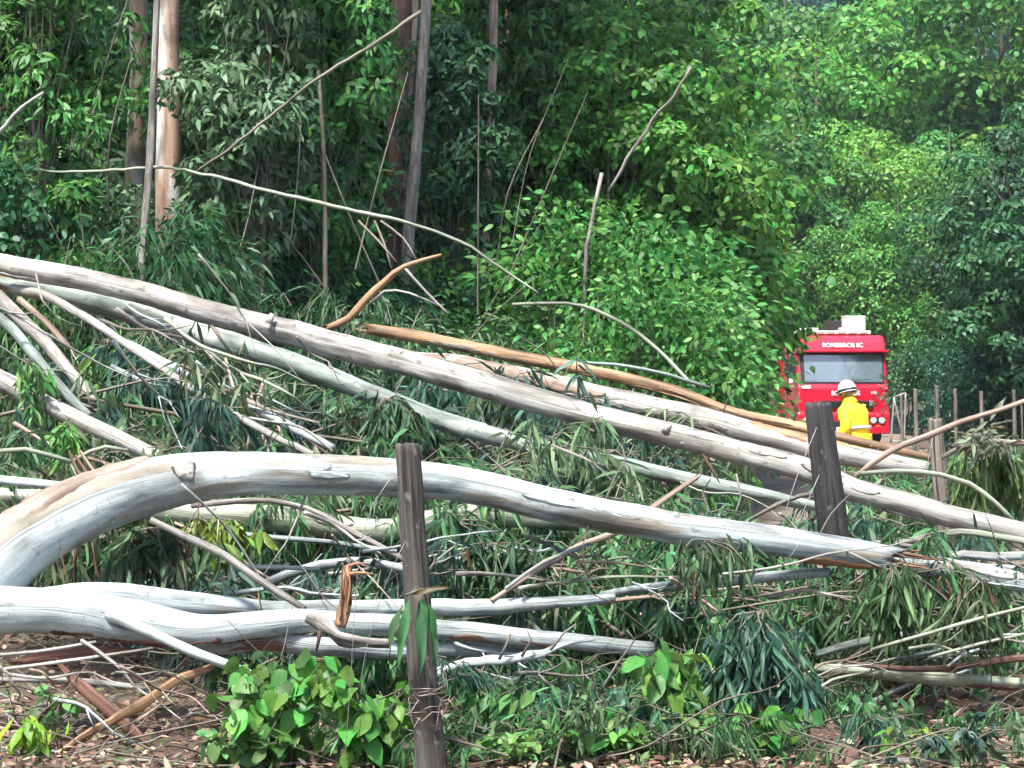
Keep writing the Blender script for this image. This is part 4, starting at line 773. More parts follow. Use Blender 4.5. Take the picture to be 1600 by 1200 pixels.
# openings are panels set proud of the shell: dark rubber surround, backing board tinted with the sky's reflection, glass
def quad_panel(name, x0, x1, y0, z0, y1, z1, off, mat, parent, th=.012, inset_top=0.0):
    dy, dz = y1-y0, z1-z0; ln = math.hypot(dy, dz); ny_, nz_ = -dz/ln, dy/ln
    bm = bmesh.new(); vs_ = []
    for o_ in (off, off+th):
        for (x, t) in ((x0, 0), (x1, 0), (x1-inset_top, 1), (x0+inset_top, 1)):
            vs_.append(bm.verts.new((x, y0+dy*t+ny_*o_, z0+dz*t+nz_*o_)))
    if not th:
        f_ = bm.faces.new(vs_[4:]); bm.normal_update()
        bmesh.ops.delete(bm, geom=vs_[:4], context='VERTS'); return bmobj(name, bm, mat, parent)
    for f in ((0, 3, 2, 1), (4, 5, 6, 7), (0, 1, 5, 4), (1, 2, 6, 5), (2, 3, 7, 6), (3, 0, 4, 7)): bm.faces.new([vs_[i] for i in f])
    bmesh.ops.recalc_face_normals(bm, faces=bm.faces[:])
    return bmobj(name, bm, mat, parent)
ws = quad_panel('windscreen', -1.13, 1.13, .065, 1.68, .275, 2.48, .006, 'truck_dark', truck)
quad_panel('sky_sheen_backing', -1.02, 1.08, .075, 1.72, .265, 2.44, .022, 'cab_sky_sheen', ws, .004)  # flat cab backing; the screen's sky reflection is put into its colour
for k, (px_, pz, w_, h_) in enumerate([(-.27, 1.93, .10, .20), (-.10, 1.95, .10, .20), (-.42, 1.86, .22, .07)]):
    t_ = (pz-1.68)/.8; quad_panel('papers', px_-w_/2, px_+w_/2, .065+.21*t_, pz-h_/2, .065+.21*(t_+h_/.8), pz+h_/2, .030, 'paper', ws, .004)
quad_panel('glass', -1.03, 1.09, .073, 1.71, .267, 2.45, .045, 'windscreen', ws, 0)
for s in (-1, 1):
    wp = tube('wiper', [(s*.15-.05, -.03, 1.69, .012), (s*.15+.25, -.035, 1.76, .011), (s*.15+.62, -.02, 1.80, .009)], 'truck_dark', truck, sides=6)
    sw = box('side_window', (s*1.225, .85, 2.08), (.03, 1.0, .66), 'truck_dark', truck, .01); box('pane', (s*1.243, .85, 2.08), (.008, .9, .58), 'windscreen', sw, 0)
    box('door_gap', (s*1.222, 1.42, 1.6), (.012, .02, 1.8), 'truck_dark', truck, 0)
    ma = tube('mirror_arm', [(s*1.2, .15, 2.45, .02), (s*1.42, .05, 2.42, .02), (s*1.46, .03, 2.1, .018)], 'truck_dark', truck, sides=8)
    box('mirror_housing', (s*1.47, .0, 2.12), (.22, .12, .46), 'truck_dark', ma, .03)
    box('mirror_bracket', (s*1.42, -.03, 1.82), (.10, .07, .26), 'truck_white', ma, .02)
    hd = box('headlight_panel', (s*.90, -.04, .70), (.50, .10, .20), 'truck_dark', truck, .02)
    for q in (-.11, .12): cyl('headlight', (s*.90+q, -.10, .70), .085, .06, 'y', 'lamp_glass', hd, 20)
    box('indicator', (s*.93, -.06, .55), (.20, .06, .06), 'amber_lens', truck, .01)
    box('corner_step', (s*1.16, .3, .98), (.16, .6, .5), 'truck_red', truck, .05)
box('roof_visor', (0, .22, 2.54), (2.46, .30, .06), 'truck_red', truck, .02)
prism('grille', [(-.035, 1.02), (-.045, 1.22), (.01, 1.22), (.01, 1.02)], -.62, .80, 'truck_dark', truck, .008)
for k in range(3): box('grille_slat', (.09, -.055, 1.06+.06*k), (1.36, .02, .022), 'rubber', truck, .004)
box('grille_badge', (.74, -.056, 1.16), (.10, .02, .14), 'steel', truck, .006)
prism('bumper', [(-.09, .34), (-.09, .86), (-.05, .92), (.3, .92), (.3, .34)], -1.24, 1.24, 'truck_red', truck, .05)
box('lower_grille', (0, -.10, .56), (1.1, .03, .26), 'truck_dark', truck, .02)
box('number_plate', (0, -.125, .46), (.42, .015, .13), 'truck_white', truck, .004)
text('lettering', 'BOMBEIROS SC', .165, 'truck_white', truck, (.05, .296, 2.70), (R(68), 0, 0), xs=.98)
text('lettering', 'BOMBEIROS', .17, 'truck_white', truck, (.06, -.012, 1.42), (R(91), 0, 0), xs=.86)
text('lettering', '193', .11, 'truck_white', truck, (.82, -.012, 1.43), (R(91), 0, 0))
box('emblem', (-1.0, -.002, 1.60), (.24, .012, .10), 'truck_white', truck, .02)
box('body', (-.02, 5.0, 1.75), (2.56, 5.4, 2.36), 'truck_red', truck, .05)
for k in range(3): box('locker_shutter', (-1.305, 3.4+1.55*k, 1.75), (.02, 1.3, 1.5), 'steel', truck, .01)
box('body_stripe', (-1.306, 5.0, .78), (.016, 5.2, .14), 'truck_white', truck, .004)
for (x_, y_) in ((-1.06, 1.15), (1.06, 1.15), (-1.06, 5.9), (1.06, 5.9)):
    w_ = cyl('wheel', (x_, y_, .50), .50, .30, 'x', 'rubber', truck, 28, .05); cyl('rim', (x_+(.155 if x_ > 0 else -.155), y_, .50), .27, .03, 'x', 'steel', w_, 20)
box('chassis', (0, 4.2, .62), (.9, 7.2, .25), 'truck_dark', truck, .02)
# rooftop gear
lb = box('light_bar', (-.05, .80, 3.05), (1.9, .28, .10), 'truck_white', truck, .03)
for k in range(6): box('lamp_module', (-.8+.3*k, .65, 3.06), (.22, .03, .07), 'lamp_glass', lb, .01)
rb = box('roof_box', (.53, 1.15, 3.25), (.54, .55, .50), 'truck_white', truck, .025); box('lid', (.53, 1.15, 3.49), (.56, .57, .03), 'truck_white', rb, .008)
box('equipment_case', (.10, 1.7, 3.20), (.46, .5, .38), 'rubber', truck, .02)
box('floodlight', (.20, .95, 3.12), (.24, .2, .12), 'truck_white', truck, .02)
tube('snorkel', [(-1.02, 2.2, 2.9, .05), (-1.02, 2.2, 3.2, .05), (-.98, 2.15, 3.33, .045), (-.94, 2.12, 3.36, .04)], 'truck_white', truck, sides=10)
ld = box('ladder_rail', (-.95, 5.2, 3.20), (.05, 5.4, .08), 'steel', truck, .01); box('ladder_rail', (-.55, 5.2, 3.20), (.05, 5.4, .08), 'steel', truck, .01)
for k in range(12): box('ladder_rung', (-.75, 2.7+.44*k, 3.20), (.38, .03, .03), 'truck_white', truck, .005)
box('deck_gear', (-.55, 2.5, 3.13), (.75, .3, .16), 'truck_white', truck, .02)
box('deck_rail', (-1.25, 4.6, 3.22), (.05, 5.0, .05), 'truck_white', truck, .01)
box('awning', (-1.55, 5.2, 3.28), (.62, 4.6, .09), 'truck_white', truck, .02)
for k in range(3): tube('awning_post', [(-1.27, 3.4+1.7*k, 2.9, .02), (-1.45, 3.4+1.7*k, 3.22, .02)], 'truck_white', truck, sides=6)

# ---------------------------------------------------------------- person in yellow
PX, PY = (1331-800)*35/F, 35.0
person = empty('person', (PX, PY, float(terrain(PX, PY))+.03), R(-52)); tag(person, 'person in yellow waterproofs and white helmet bending over the trunks', 'person')
def skinned(name, verts, edges, mat, parent, root=0, sub=2):
    me = bpy.data.meshes.new(name); me.from_pydata([v[:3] for v in verts], edges, [])
    bm = bmesh.new(); bm.from_mesh(me); L_ = bm.verts.layers.skin.verify(); bm.verts.ensure_lookup_table()
    for i, v in enumerate(bm.verts):
        r_ = verts[i][3]; v[L_].radius = (r_ if hasattr(r_, '__len__') else (r_, r_)); v[L_].use_root = (i == root)
    bm.to_mesh(me); bm.free()
    o = link(name, me, mat, parent); sk = o.modifiers.new('skin', 'SKIN'); sk.use_smooth_shade = True
    sb = o.modifiers.new('sub', 'SUBSURF'); sb.levels = sub; sb.render_levels = sub
    return o
# facing left (-x) and a little away; hips right of the head
V_ = [(.10, 0, .88, .165), (.10, .0, 1.02, .180), (.06, .0, 1.20, .195), (-.02, .0, 1.34, .150), (-.075, .0, 1.44, .062), (-.085, 0, 1.52, .085), (-.09, 0, 1.60, .092),
      (.02, -.19, 1.31, .095), (.17, -.27, 1.08, .085), (.04, -.30, .93, .064), (-.05, -.28, .91, .048),
      (-.04, .17, 1.33, .085), (-.16, .23, 1.12, .072), (-.22, .18, .95, .055), (-.24, .16, .91, .044),
      (.04, -.10, .78, .115), (.00, -.11, .48, .085), (.05, -.12, .12, .070), (.04, -.12, .05, .055), (-.10, -.13, .04, .045),
      (.04, .10, .78, .115), (-.06, .11, .48, .085), (.06, .12, .12, .070), (.05, .12, .05, .055), (-.09, .13, .04, .045)]
E_ = [(0, 1), (1, 2), (2, 3), (3, 4), (4, 5), (5, 6), (3, 7), (7, 8), (8, 9), (9, 10), (3, 11), (11, 12), (12, 13), (13, 14), (0, 15), (15, 16), (16, 17), (17, 18), (18, 19), (0, 20), (20, 21), (21, 22), (22, 23), (23, 24)]
body = skinned('body', V_, E_, 'yellow_cloth', person)
ct = bpy.data.textures.new('cloth_folds', 'CLOUDS'); ct.noise_scale = .10; ct.noise_depth = 2
dm = body.modifiers.new('folds', 'DISPLACE'); dm.texture = ct; dm.strength = .07; dm.mid_level = .5
for hx, hy, hz, s in ((-.06, -.28, .90, -1), (-.245, .16, .895, 1)):
    hv = [(hx, hy, hz, .034), (hx-.05, hy, hz-.03, (.040, .022))]; he = [(0, 1)]
    for k in range(4):
        oy = (-.03+.02*k); ln = (.05, .06, .056, .045)[k]; b0 = len(hv)
        hv += [(hx-.07, hy+oy, hz-.045, .010), (hx-.07-ln*.6, hy+oy*1.1, hz-.07, .009), (hx-.06-ln*.7, hy+oy*1.1, hz-.10, .008)]; he += [(1, b0), (b0, b0+1), (b0+1, b0+2)]
    b0 = len(hv); hv += [(hx-.03, hy-s*.045, hz-.03, .011), (hx-.065, hy-s*.055, hz-.06, .009)]; he += [(0, b0), (b0, b0+1)]
    skinned('glove', hv, he, 'glove', person, 0, 1)
# head, face and helmet
bm = bmesh.new(); bmesh.ops.create_uvsphere(bm, u_segments=24, v_segments=18, radius=1)
for v in bm.verts:
    c = v.co.copy(); z = c.z; w = 1-.28*max(0, -z)**1.5
    v.co = Vector((c.x*.098*w-(.012 if c.x < -.7 and -.3 < z < .0 else 0), c.y*.076*w, z*.118))
hd_ = bmobj('head', bm, 'skin', person, True); hd_.location = (-.10, 0, 1.555); hd_.rotation_euler = (0, R(-14), R(-22))
for s in (-1, 1):
    bm = bmesh.new(); bmesh.ops.create_uvsphere(bm, u_segments=10, v_segments=8, radius=1)
    for v in bm.verts: v.co = Vector((v.co.x*.020+.01, v.co.y*.012+s*.078, v.co.z*.032-.01))
    bmobj('ear', bm, 'skin', hd_, True)
    bm = bmesh.new(); bmesh.ops.create_uvsphere(bm, u_segments=10, v_segments=8, radius=.012)
    for v in bm.verts: v.co += Vector((-.088, s*.030, .008))
    bmobj('eye', bm, 'black_strap', hd_, True)
bm = bmesh.new(); bmesh.ops.create_cone(bm, cap_ends=True, segments=8, radius1=.018, radius2=.006, depth=.05)
for v in bm.verts: v.co = Vector((v.co.x-.102, v.co.y, v.co.z-.018))
bmobj('nose', bm, 'skin', hd_, True)
box('mouth', (-.086, 0, -.055), (.012, .04, .010), 'skin', hd_, .003)
bm = bmesh.new(); bmesh.ops.create_uvsphere(bm, u_segments=28, v_segments=20, radius=1)
bmesh.ops.delete(bm, geom=[v for v in bm.verts if v.co.z < -.12], context='VERTS')
for v in bm.verts:
    c = v.co; v.co = Vector((c.x*.150, c.y*.128, c.z*.150))
he_ = bmobj('helmet', bm, 'helmet_white', person, True); he_.location = (-.09, 0, 1.585); he_.rotation_euler = (R(6), R(-14), R(-22))
so = he_.modifiers.new('th', 'SOLIDIFY'); so.thickness = .008
bm = bmesh.new(); ring = []
for k in range(32):
    a = 2*math.pi*k/32; ex = 1.16 if math.cos(a) < -.3 else 1.06
    ring.append([bm.verts.new((math.cos(a)*.150*f, math.sin(a)*.128*f, zz)) for f, zz in ((.99, -.014), (ex, -.026), (ex, -.034), (.97, -.026))])
for k in range(32):
    for j in range(4): bm.faces.new((ring[k][j], ring[(k+1) % 32][j], ring[(k+1) % 32][(j+1) % 4], ring[k][(j+1) % 4]))
bmesh.ops.recalc_face_normals(bm, faces=bm.faces[:]); bmobj('brim', bm, 'helmet_white', he_, True)
bm = bmesh.new(); ring = []
for k in range(32):
    a = 2*math.pi*k/32
    ring.append([bm.verts.new((math.cos(a)*.153*f, math.sin(a)*.131*f, zz)) for f, zz in ((1.0, .022), (1.03, .014), (1.03, -.012), (1.0, -.02))])
for k in range(32):
    for j in range(3): bm.faces.new((ring[k][j], ring[(k+1) % 32][j], ring[(k+1) % 32][j+1], ring[k][j+1]))
bmesh.ops.recalc_face_normals(bm, faces=bm.faces[:]); bmobj('goggle_strap', bm, 'black_strap', he_, True).location = (0, 0, -.01)
skinned('neck_flap', [(-.06, 0, 1.52, .085), (-.045, 0, 1.45, .10), (-.03, 0, 1.39, .14)], [(0, 1), (1, 2)], 'yellow_cloth', person, 0, 2)
for a_, b_, r_ in (((.10, -.285, 1.01), (.06, -.295, .955), .080), ((-.165, .22, 1.06), (-.18, .21, 1.01), .068)):
    tube('reflective_band', [(*a_, r_), (*b_, r_)], 'reflective', person, sides=14, rough=0)
tube('reflective_band', [(.095, 0, 1.05, .196), (.09, 0, 1.09, .198)], 'reflective', person, sides=18, rough=0)
tube('jacket_hem', [(.10, 0, .80, .19), (.10, 0, .90, .20), (.10, 0, 1.0, .19)], 'yellow_cloth', person, sides=18, rough=.04, step=.03)
for s in (-1, 1):
    box('boot', (-.02, s*.12, .05), (.28, .11, .10), 'rubber', person, .03)

# ---------------------------------------------------------------- foreground plants, leaf by leaf
def leafmesh(shape, seed):
    r_ = np.random.default_rng(seed); n = 6 if shape != 'lance' else 7
    t = np.linspace(0, 1, n); 
    if shape == 'heart': w = np.array([.25, .95, 1., .8, .45, .02])
    elif shape == 'ovate': w = np.array([.08, .7, 1., .9, .5, .02])
    else: w = np.array([.12, .7, 1., .95, .75, .42, .02])
    bend = r_.uniform(.10, .35); V = []
    for k in range(n):
        z = -bend*t[k]**2*.6; f = .18*(1-.4*t[k]); wv = w[k]*.5
        V += [(t[k], -wv, z+f*wv+.04*math.sin(t[k]*9+seed)), (t[k], 0, z), (t[k], wv, z+f*wv+.04*math.sin(t[k]*8+seed*2))]
    T = []
    for k in range(n-1):
        a, b_ = k*3, k*3+3
        for j in (0, 1): T += [(a+j, b_+j, b_+j+1), (a+j, b_+j+1, a+j+1)]
    me = npmesh('leaf', V, T, smooth=True); me.materials.append(MAT['leaf_part']); return me
LM = {s: [leafmesh(s, k) for k in range(4)] for s in ('heart', 'ovate', 'lance')}
def put_leaf(e, pos, d, L_, W_, shape, color, twist=.6):
    d = d.normalized(); up = Vector((rng.gauss(0, twist), rng.gauss(-.35, twist), 1)); s_ = d.cross(up)
    if s_.length < 1e-3: s_ = Vector((1, 0, 0))
    s_.normalize(); nz = s_.cross(d) if True else up
    m4 = Matrix(((d.x*L_, s_.x*W_, nz.x*L_, pos.x), (d.y*L_, s_.y*W_, nz.y*L_, pos.y), (d.z*L_, s_.z*W_, nz.z*L_, pos.z), (0, 0, 0, 1)))
    o = link('leaf', rng.choice(LM[shape]), None, e, jit(color, .3) if (shape != 'lance' or rng.random() > .03) else jit((.09, .06, .022), .3)); o.matrix_basis = m4
def leafy(name, label, cat, box_, d, nst, nleaf, shape, Lr, Wr, color, hang=.6, root=None, mat='twig_bark', depth=.25, over=None):
    """stems from the ground (or from a point it hangs on) to points in the photo box; leaves along them"""
    x0, y0, x1, y1 = box_; bx_, by_ = (root if root else ((x0+x1)/2, 0)); b = P(bx_, y1, d); gz = float(terrain(b.x, d))
    if root: b = P(root[0], root[1], d)
    else: b.z = gz
    e = empty(name, b); tag(e, label, cat)
    for s in range(nst):
        tip = P(rng.uniform(x0, x1), rng.uniform(y0, y0+(y1-y0)*.55), d+rng.uniform(-depth, depth))
        a = b+Vector((rng.uniform(-.12, .12), rng.uniform(-.1, .1), 0)) if not root else b+Vector((rng.uniform(-.03, .03), 0, 0))
        if root: tip = P(rng.uniform(x0, x1), rng.uniform(y0+(y1-y0)*.15, y0+(y1-y0)*.75), d+rng.uniform(-depth, depth))
        m_ = a.lerp(tip, .5)+Vector((rng.uniform(-.05, .05), rng.uniform(-.05, .05), .035 if root else .06)); q = spline([(*(a-b), .004), (*(m_-b), .0032), (*(tip-b), .0016)], .01)
        tube('stem', [(*(a-b), .004), (*(m_-b), .0032), (*(tip-b), .0016)], mat, e, sides=5, step=.05)
        for k in range(nleaf//nst):
            i = rng.randint(int(len(q)*.22), len(q)-1); p_ = Vector(q[i, :3])+Vector((rng.gauss(0, .025), rng.gauss(0, .03), rng.gauss(0, .015)))
            dr = Vector((rng.gauss(0, .6), rng.gauss(-.25, .5), rng.gauss(-hang, .3)))
            put_leaf(e, p_, dr, *(lambda k_: (k_*Lr[1], k_*rng.uniform(.8, 1.15)*Wr[1]))(rng.triangular(.3, 1.12, .85)), shape, color)
    return e
VINE, DARK_V, EUCB, LIMEV = (.070, .205, .040), (.035, .12, .030), (.040, .105, .075), (.17, .38, .03)
leafy('vine', 'bright green broad leaved vine left of the near post at the bottom', 'vine', (350, 1025, 530, 1205), 11.5, 17, 255, 'heart', (.07, .13), (.05, .10), VINE, .7)
leafy('vine', 'broad leaved vine between the bright vine and the near post', 'vine', (500, 1045, 650, 1205), 11.4, 13, 190, 'ovate', (.08, .15), (.045, .085), (.055, .19, .03), .6)
leafy('plant', 'dark green leafy plant right of the near post under the spiky branch', 'plant', (690, 1050, 880, 1190), 12.0, 13, 190, 'ovate', (.09, .16), (.03, .06), DARK_V, .9)  # a darker leaf green than the vines
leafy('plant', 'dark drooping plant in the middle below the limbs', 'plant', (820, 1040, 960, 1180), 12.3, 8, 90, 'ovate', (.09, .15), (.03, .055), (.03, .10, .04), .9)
leafy('sapling', 'bright sapling of drooping pointed leaves right of the middle', 'sapling', (980, 955, 1115, 1180), 11.8, 12, 200, 'ovate', (.10, .18), (.05, .08), VINE, .95)
leafy('eucalyptus_spray', 'blue green spray of long hanging eucalyptus leaves right of the bright sapling', 'leaves', (1105, 960, 1285, 1130), 12.0, 12, 190, 'lance', (.20, .34), (.022, .034), EUCB, 1.2, root=(1190, 955))
leafy('vine', 'leafy vine under the blue green eucalyptus spray', 'vine', (1050, 1090, 1290, 1200), 11.6, 12, 150, 'heart', (.07, .13), (.05, .085), (.05, .17, .03), .5)
leafy('vine', 'low leaves at the bottom right of the near post', 'vine', (700, 1120, 1060, 1200), 11.5, 14, 150, 'heart', (.05, .10), (.035, .07), (.05, .16, .03), .3)
leafy('vine', 'low vine leaves at the bottom edge left of the near post', 'vine', (300, 1120, 480, 1205), 11.45, 10, 110, 'ovate', (.06, .12), (.04, .07), (.05, .15, .035), .4)
leafy('vine', 'leafy tangle at the bottom edge in the middle', 'vine', (880, 1110, 1080, 1205), 11.45, 10, 120, 'ovate', (.07, .13), (.035, .065), (.06, .19, .035), .6)
leafy('vine', 'pale leafy runner at the bottom edge right of the near post', 'vine', (700, 1150, 900, 1210), 11.4, 8, 80, 'heart', (.05, .09), (.04, .07), (.09, .23, .06), .2)
leafy('plant', 'small leafy plant right of the rock at the bottom', 'plant', (1380, 1140, 1480, 1200), 11.5, 6, 40, 'ovate', (.06, .11), (.025, .04), (.09, .20, .03), .3)
leafy('plant', 'sparse plant on the litter at lower right', 'plant', (1330, 1060, 1440, 1150), 12.2, 7, 60, 'ovate', (.09, .15), (.03, .05), (.04, .12, .05), .8)
leafy('plant', 'small weeds on the litter at the lower left', 'plant', (20, 1075, 120, 1110), 12.2, 6, 40, 'heart', (.04, .08), (.03, .05), (.05, .16, .04), .2)
leafy('sapling', 'lime green sapling in the bottom left corner', 'sapling', (10, 1112, 85, 1190), 11.6, 7, 56, 'ovate', (.09, .15), (.035, .05), LIMEV, 1.1)
leafy('eucalyptus_spray', 'hanging green leaves below the snapped treetop at right', 'leaves', (1330, 890, 1470, 1010), 12.9, 11, 150, 'lance', (.16, .27), (.016, .026), (.055, .115, .045), 1.3, root=(1400, 880))
leafy('eucalyptus_spray', 'hanging leaf curtain at the right edge below the treetop', 'leaves', (1460, 905, 1610, 1030), 12.9, 11, 150, 'lance', (.15, .26), (.014, .024), (.06, .105, .045), 1.3, root=(1530, 905))
leafy('eucalyptus_spray', 'sparse hanging leaves under the arching trunk right of the middle', 'leaves', (1050, 840, 1190, 930), 12.9, 8, 90, 'lance', (.14, .24), (.014, .024), (.05, .10, .05), 1.2, root=(1110, 845))
leafy('eucalyptus_spray', 'grey green leaves hanging between limbs left of the pale stick', 'leaves', (165, 830, 350, 945), 13.2, 12, 170, 'lance', (.16, .28), (.018, .032), (.065, .12, .06), 1.1, root=(240, 825))
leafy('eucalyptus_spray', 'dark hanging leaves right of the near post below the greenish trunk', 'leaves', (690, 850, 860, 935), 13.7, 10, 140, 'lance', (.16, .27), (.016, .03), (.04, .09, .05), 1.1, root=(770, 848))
leafy('eucalyptus_spray', 'yellowish green leaves above the crooked white branch', 'leaves', (290, 810, 420, 890), 13.6, 8, 80, 'ovate', (.10, .17), (.03, .05), (.11, .19, .03), .9, root=(330, 815))
leafy('eucalyptus_spray', 'bright green drooping leaf tuft under the leaning poles at left', 'leaves', (130, 535, 205, 690), 18.7, 9, 130, 'lance', (.16, .26), (.03, .045), (.07, .21, .035), 1.0, root=(165, 530))
leafy('eucalyptus_spray', 'dark blue green leaf tuft beside the bright one under the white branch', 'leaves', (210, 580, 345, 720), 18.3, 11, 150, 'lance', (.20, .34), (.034, .055), (.028, .075, .05), 1.0, root=(280, 585))
leafy('eucalyptus_spray', 'bright leaf tuft growing over the brownish log at far left', 'leaves', (20, 560, 70, 690), 16.0, 6, 70, 'lance', (.12, .2), (.025, .04), (.06, .20, .05), 1.0, root=(45, 560))
leafy('eucalyptus_spray', 'small bright leaf tuft above the thin forked branch', 'leaves', (75, 655, 130, 730), 15.2, 6, 60, 'lance', (.11, .19), (.025, .04), (.06, .22, .04), .9, root=(98, 660))
leafy('eucalyptus_spray', 'leaves hanging behind the top of the near post', 'leaves', (560, 610, 680, 720), 17.6, 9, 110, 'lance', (.18, .3), (.02, .035), (.05, .11, .06), 1.2, root=(600, 622))
leafy('eucalyptus_spray', 'curled torn leaves standing up behind the brown branch at right', 'leaves', (1480, 640, 1600, 720), 17.2, 9, 80, 'lance', (.12, .2), (.025, .04), (.16, .19, .13), .2, root=(1540, 700))
leafy('eucalyptus_spray', 'hanging grass green leaves below the dark arching branch at right', 'leaves', (1480, 700, 1640, 830), 17.4, 13, 190, 'lance', (.18, .30), (.018, .030), (.075, .14, .045), 1.4, root=(1550, 700))
# bundle of big leaves caught on the near post
pl = empty('leaf_bundle', P(652, 930, 11.0)); tag(pl, 'bundle of large green leaves caught on the near post', 'leaves')
for (x, y, dx, dz, L_, W_) in [(640, 935, -.18, -1, .34, .07), (655, 938, .05, -1, .36, .085), (668, 945, .18, -1, .30, .08), (645, 930, .9, .25, .20, .05), (630, 945, -.35, -1, .26, .06), (660, 935, .3, -.9, .22, .05)]:
    put_leaf(pl, P(x, y, 10.98)-pl.location, Vector((dx, -.12, dz)), L_*.9, W_*.62, 'lance', (.06, .17, .07), .25)
tube('stem', [(-.05, 0, .0, .006), (0, -.01, .02, .006), (.05, 0, .03, .004)], 'bark_olive', pl, sides=6, step=.02)

# ---------------------------------------------------------------- torn boughs over the ground between the trunks
def band(rows_): return np.array(sorted([(x, y, w, d) for x, y, w, d in rows_]), float)
KEEP = [band(r_) for r_ in (
    [(-190, 1010, 150, 12.6), (-20, 893, 122, 12.6), (40, 845, 104, 12.7), (110, 803, 98, 12.8), (200, 768, 90, 12.9), (300, 746, 78, 13), (400, 740, 68, 13), (640, 748, 58, 13), (860, 788, 55, 13.1), (1100, 830, 50, 13.2), (1390, 872, 38, 13.3), (1660, 920, 34, 13.5)],
    [(-120, 385, 32, 19.8), (220, 457, 36, 18.9), (533, 541, 40, 18), (800, 614, 40, 17.4), (1066, 684, 37, 16.8), (1270, 738, 38, 16.4), (1430, 792, 36, 16.2), (1680, 850, 34, 16)],
    [(55, 449, 36, 19.8), (200, 481, 46, 19.6), (340, 529, 40, 19.2), (533, 596, 32, 18.7), (700, 661, 30, 18.2), (1000, 733, 26, 17.4), (1310, 797, 14, 16.9)],
    [(580, 515, 18, 20.3), (900, 575, 19, 19.6), (1150, 646, 17, 19), (1460, 716, 10, 18.6)],
    [(-80, 770, 30, 14.6), (250, 800, 38, 14.7), (610, 826, 36, 14.6), (760, 804, 38, 14.6), (1040, 830, 24, 14.8)],
    [(-60, 960, 130, 12.5), (300, 984, 60, 12.4), (500, 990, 60, 12.5), (850, 1006, 50, 12.8), (1040, 1013, 30, 12.9)],
    [(20, 946, 40, 12.5), (250, 938, 40, 12.7), (600, 950, 26, 13), (960, 936, 20, 13.2)],
    [(70, 462, 15, 19.2), (200, 540, 13, 18), (350, 640, 13, 17), (490, 712, 10, 16.2)],
    [(200, 535, 10, 18.5), (350, 610, 15, 17.5), (520, 700, 13, 16.6)],
    [(-60, 570, 28, 16.4), (60, 626, 29, 16.2), (265, 725, 22, 15.6)],
    [(940, 930, 12, 13.5), (1100, 912, 17, 13.4), (1295, 894, 15, 13.3)],
    [(1275, 1046, 30, 13.2), (1430, 1050, 34, 13), (1660, 1060, 34, 13)],
    [(1195, 590, 260, 60), (1400, 590, 260, 60)], [(1400, 640, 110, 60), (1620, 640, 110, 60)], [(1240, 740, 240, 14.6), (1345, 760, 240, 14.6)], [(1452, 720, 130, 17.6), (1482, 720, 130, 17.6)])]
def clear(x, y, d, s):
    hw = .62*s*F/d; top = y-.46*s*F/d; bot = y+.12*s*F/d
    for B in KEEP:
        for xq in np.linspace(x-hw, x+hw, 5):
            if xq < B[0, 0] or xq > B[-1, 0]: continue
            yb, wb, db = (np.interp(xq, B[:, 0], B[:, k]) for k in (1, 2, 3)); k_ = 1-.8*abs(xq-x)/hw
            if d-.3*s < db and y-(y-top)*k_ < yb+wb*.4 and y+(bot-y)*k_ > yb-wb*.5: return False
    return True
ZFRONT = [(120, 'at the left edge'), (300, 'far left'), (480, 'well left of the near post'), (630, 'just left of the near post'), (760, 'just right of the near post'), (920, 'middle'), (1090, 'right of the middle'), (1260, 'left of the dark post'), (1400, 'by the dark post'), (1500, 'by the grey post'), (9e9, 'at the right edge')]
def boughs(x0, x1, y0, y1, d0, d1, n, s0, s1, cols, label, group, protos=SPR, zmax=.55):
    got = tries = 0
    while got < n and tries < n*40:
        tries += 1
        x = rng.uniform(x0, x1); y = rng.uniform(y0, y1); dg = CAMZ*F/max(y-600, 20); d = rng.uniform(d0, d1); s = rng.uniform(s0, s1)
        if d > dg*1.02 or (y-600)*d/F < CAMZ-zmax: continue
        if not clear(x, y, d, s): continue
        got += 1; c_ = jit(rng.choice(cols), .3)
        place(rng.choice(protos), P(x, y, d)-Vector((0, 0, .05)), rng.uniform(0, 6.28), s, c_, f'{label}, {tone(c_)}, {zone(x, ZFRONT)}', 'bough', group, (rng.uniform(-.25, .25), rng.uniform(-.25, .25)))
OLV, EB, GB = (.075, .125, .058), (.040, .100, .070), (.05, .15, .05)
boughs(-40, 500, 610, 760, 16.5, 19, 22, .9, 1.5, [EB, OLV, GB], 'torn bough under the left poles', 'boughs under the left poles', zmax=1.6)
boughs(300, 1250, 610, 790, 16.5, 21, 60, .9, 1.5, [EB, OLV, EB], 'torn bough under the slanting trunks', 'boughs under the slanting trunks', zmax=1.2)
boughs(-40, 1620, 760, 900, 13.6, 16.5, 85, .8, 1.3, [OLV, EB, GB], 'torn bough behind the arching trunk', 'boughs behind the arching trunk', zmax=.8)
boughs(380, 1620, 880, 1060, 12.9, 15, 75, .7, 1.2, [OLV, EB, GB], 'torn bough under the lower limbs', 'boughs under the lower limbs', zmax=.45)
boughs(380, 1300, 1040, 1130, 12.2, 13.2, 26, .6, 1.0, [EB, GB, (.04, .12, .03)], 'torn bough low in the foreground', 'foreground boughs', SPR+SPB, .25)
boughs(640, 1620, 1100, 1200, 11.3, 12.2, 34, .35, .65, [EB, GB, (.04, .14, .04), OLV], 'torn sprig at the bottom edge', 'sprigs along the bottom edge', SPR+SPB, .12)
boughs(1300, 1520, 770, 860, 16.8, 21, 16, .7, 1.1, [OLV, EB, GB], 'leafy bough on the road edge', 'boughs on the road edge', zmax=.5)
boughs(1380, 1640, 705, 830, 17.8, 26, 24, .8, 1.2, [OLV, GB], 'leafy crown piece behind the grey post', 'boughs behind the grey post', zmax=.8)

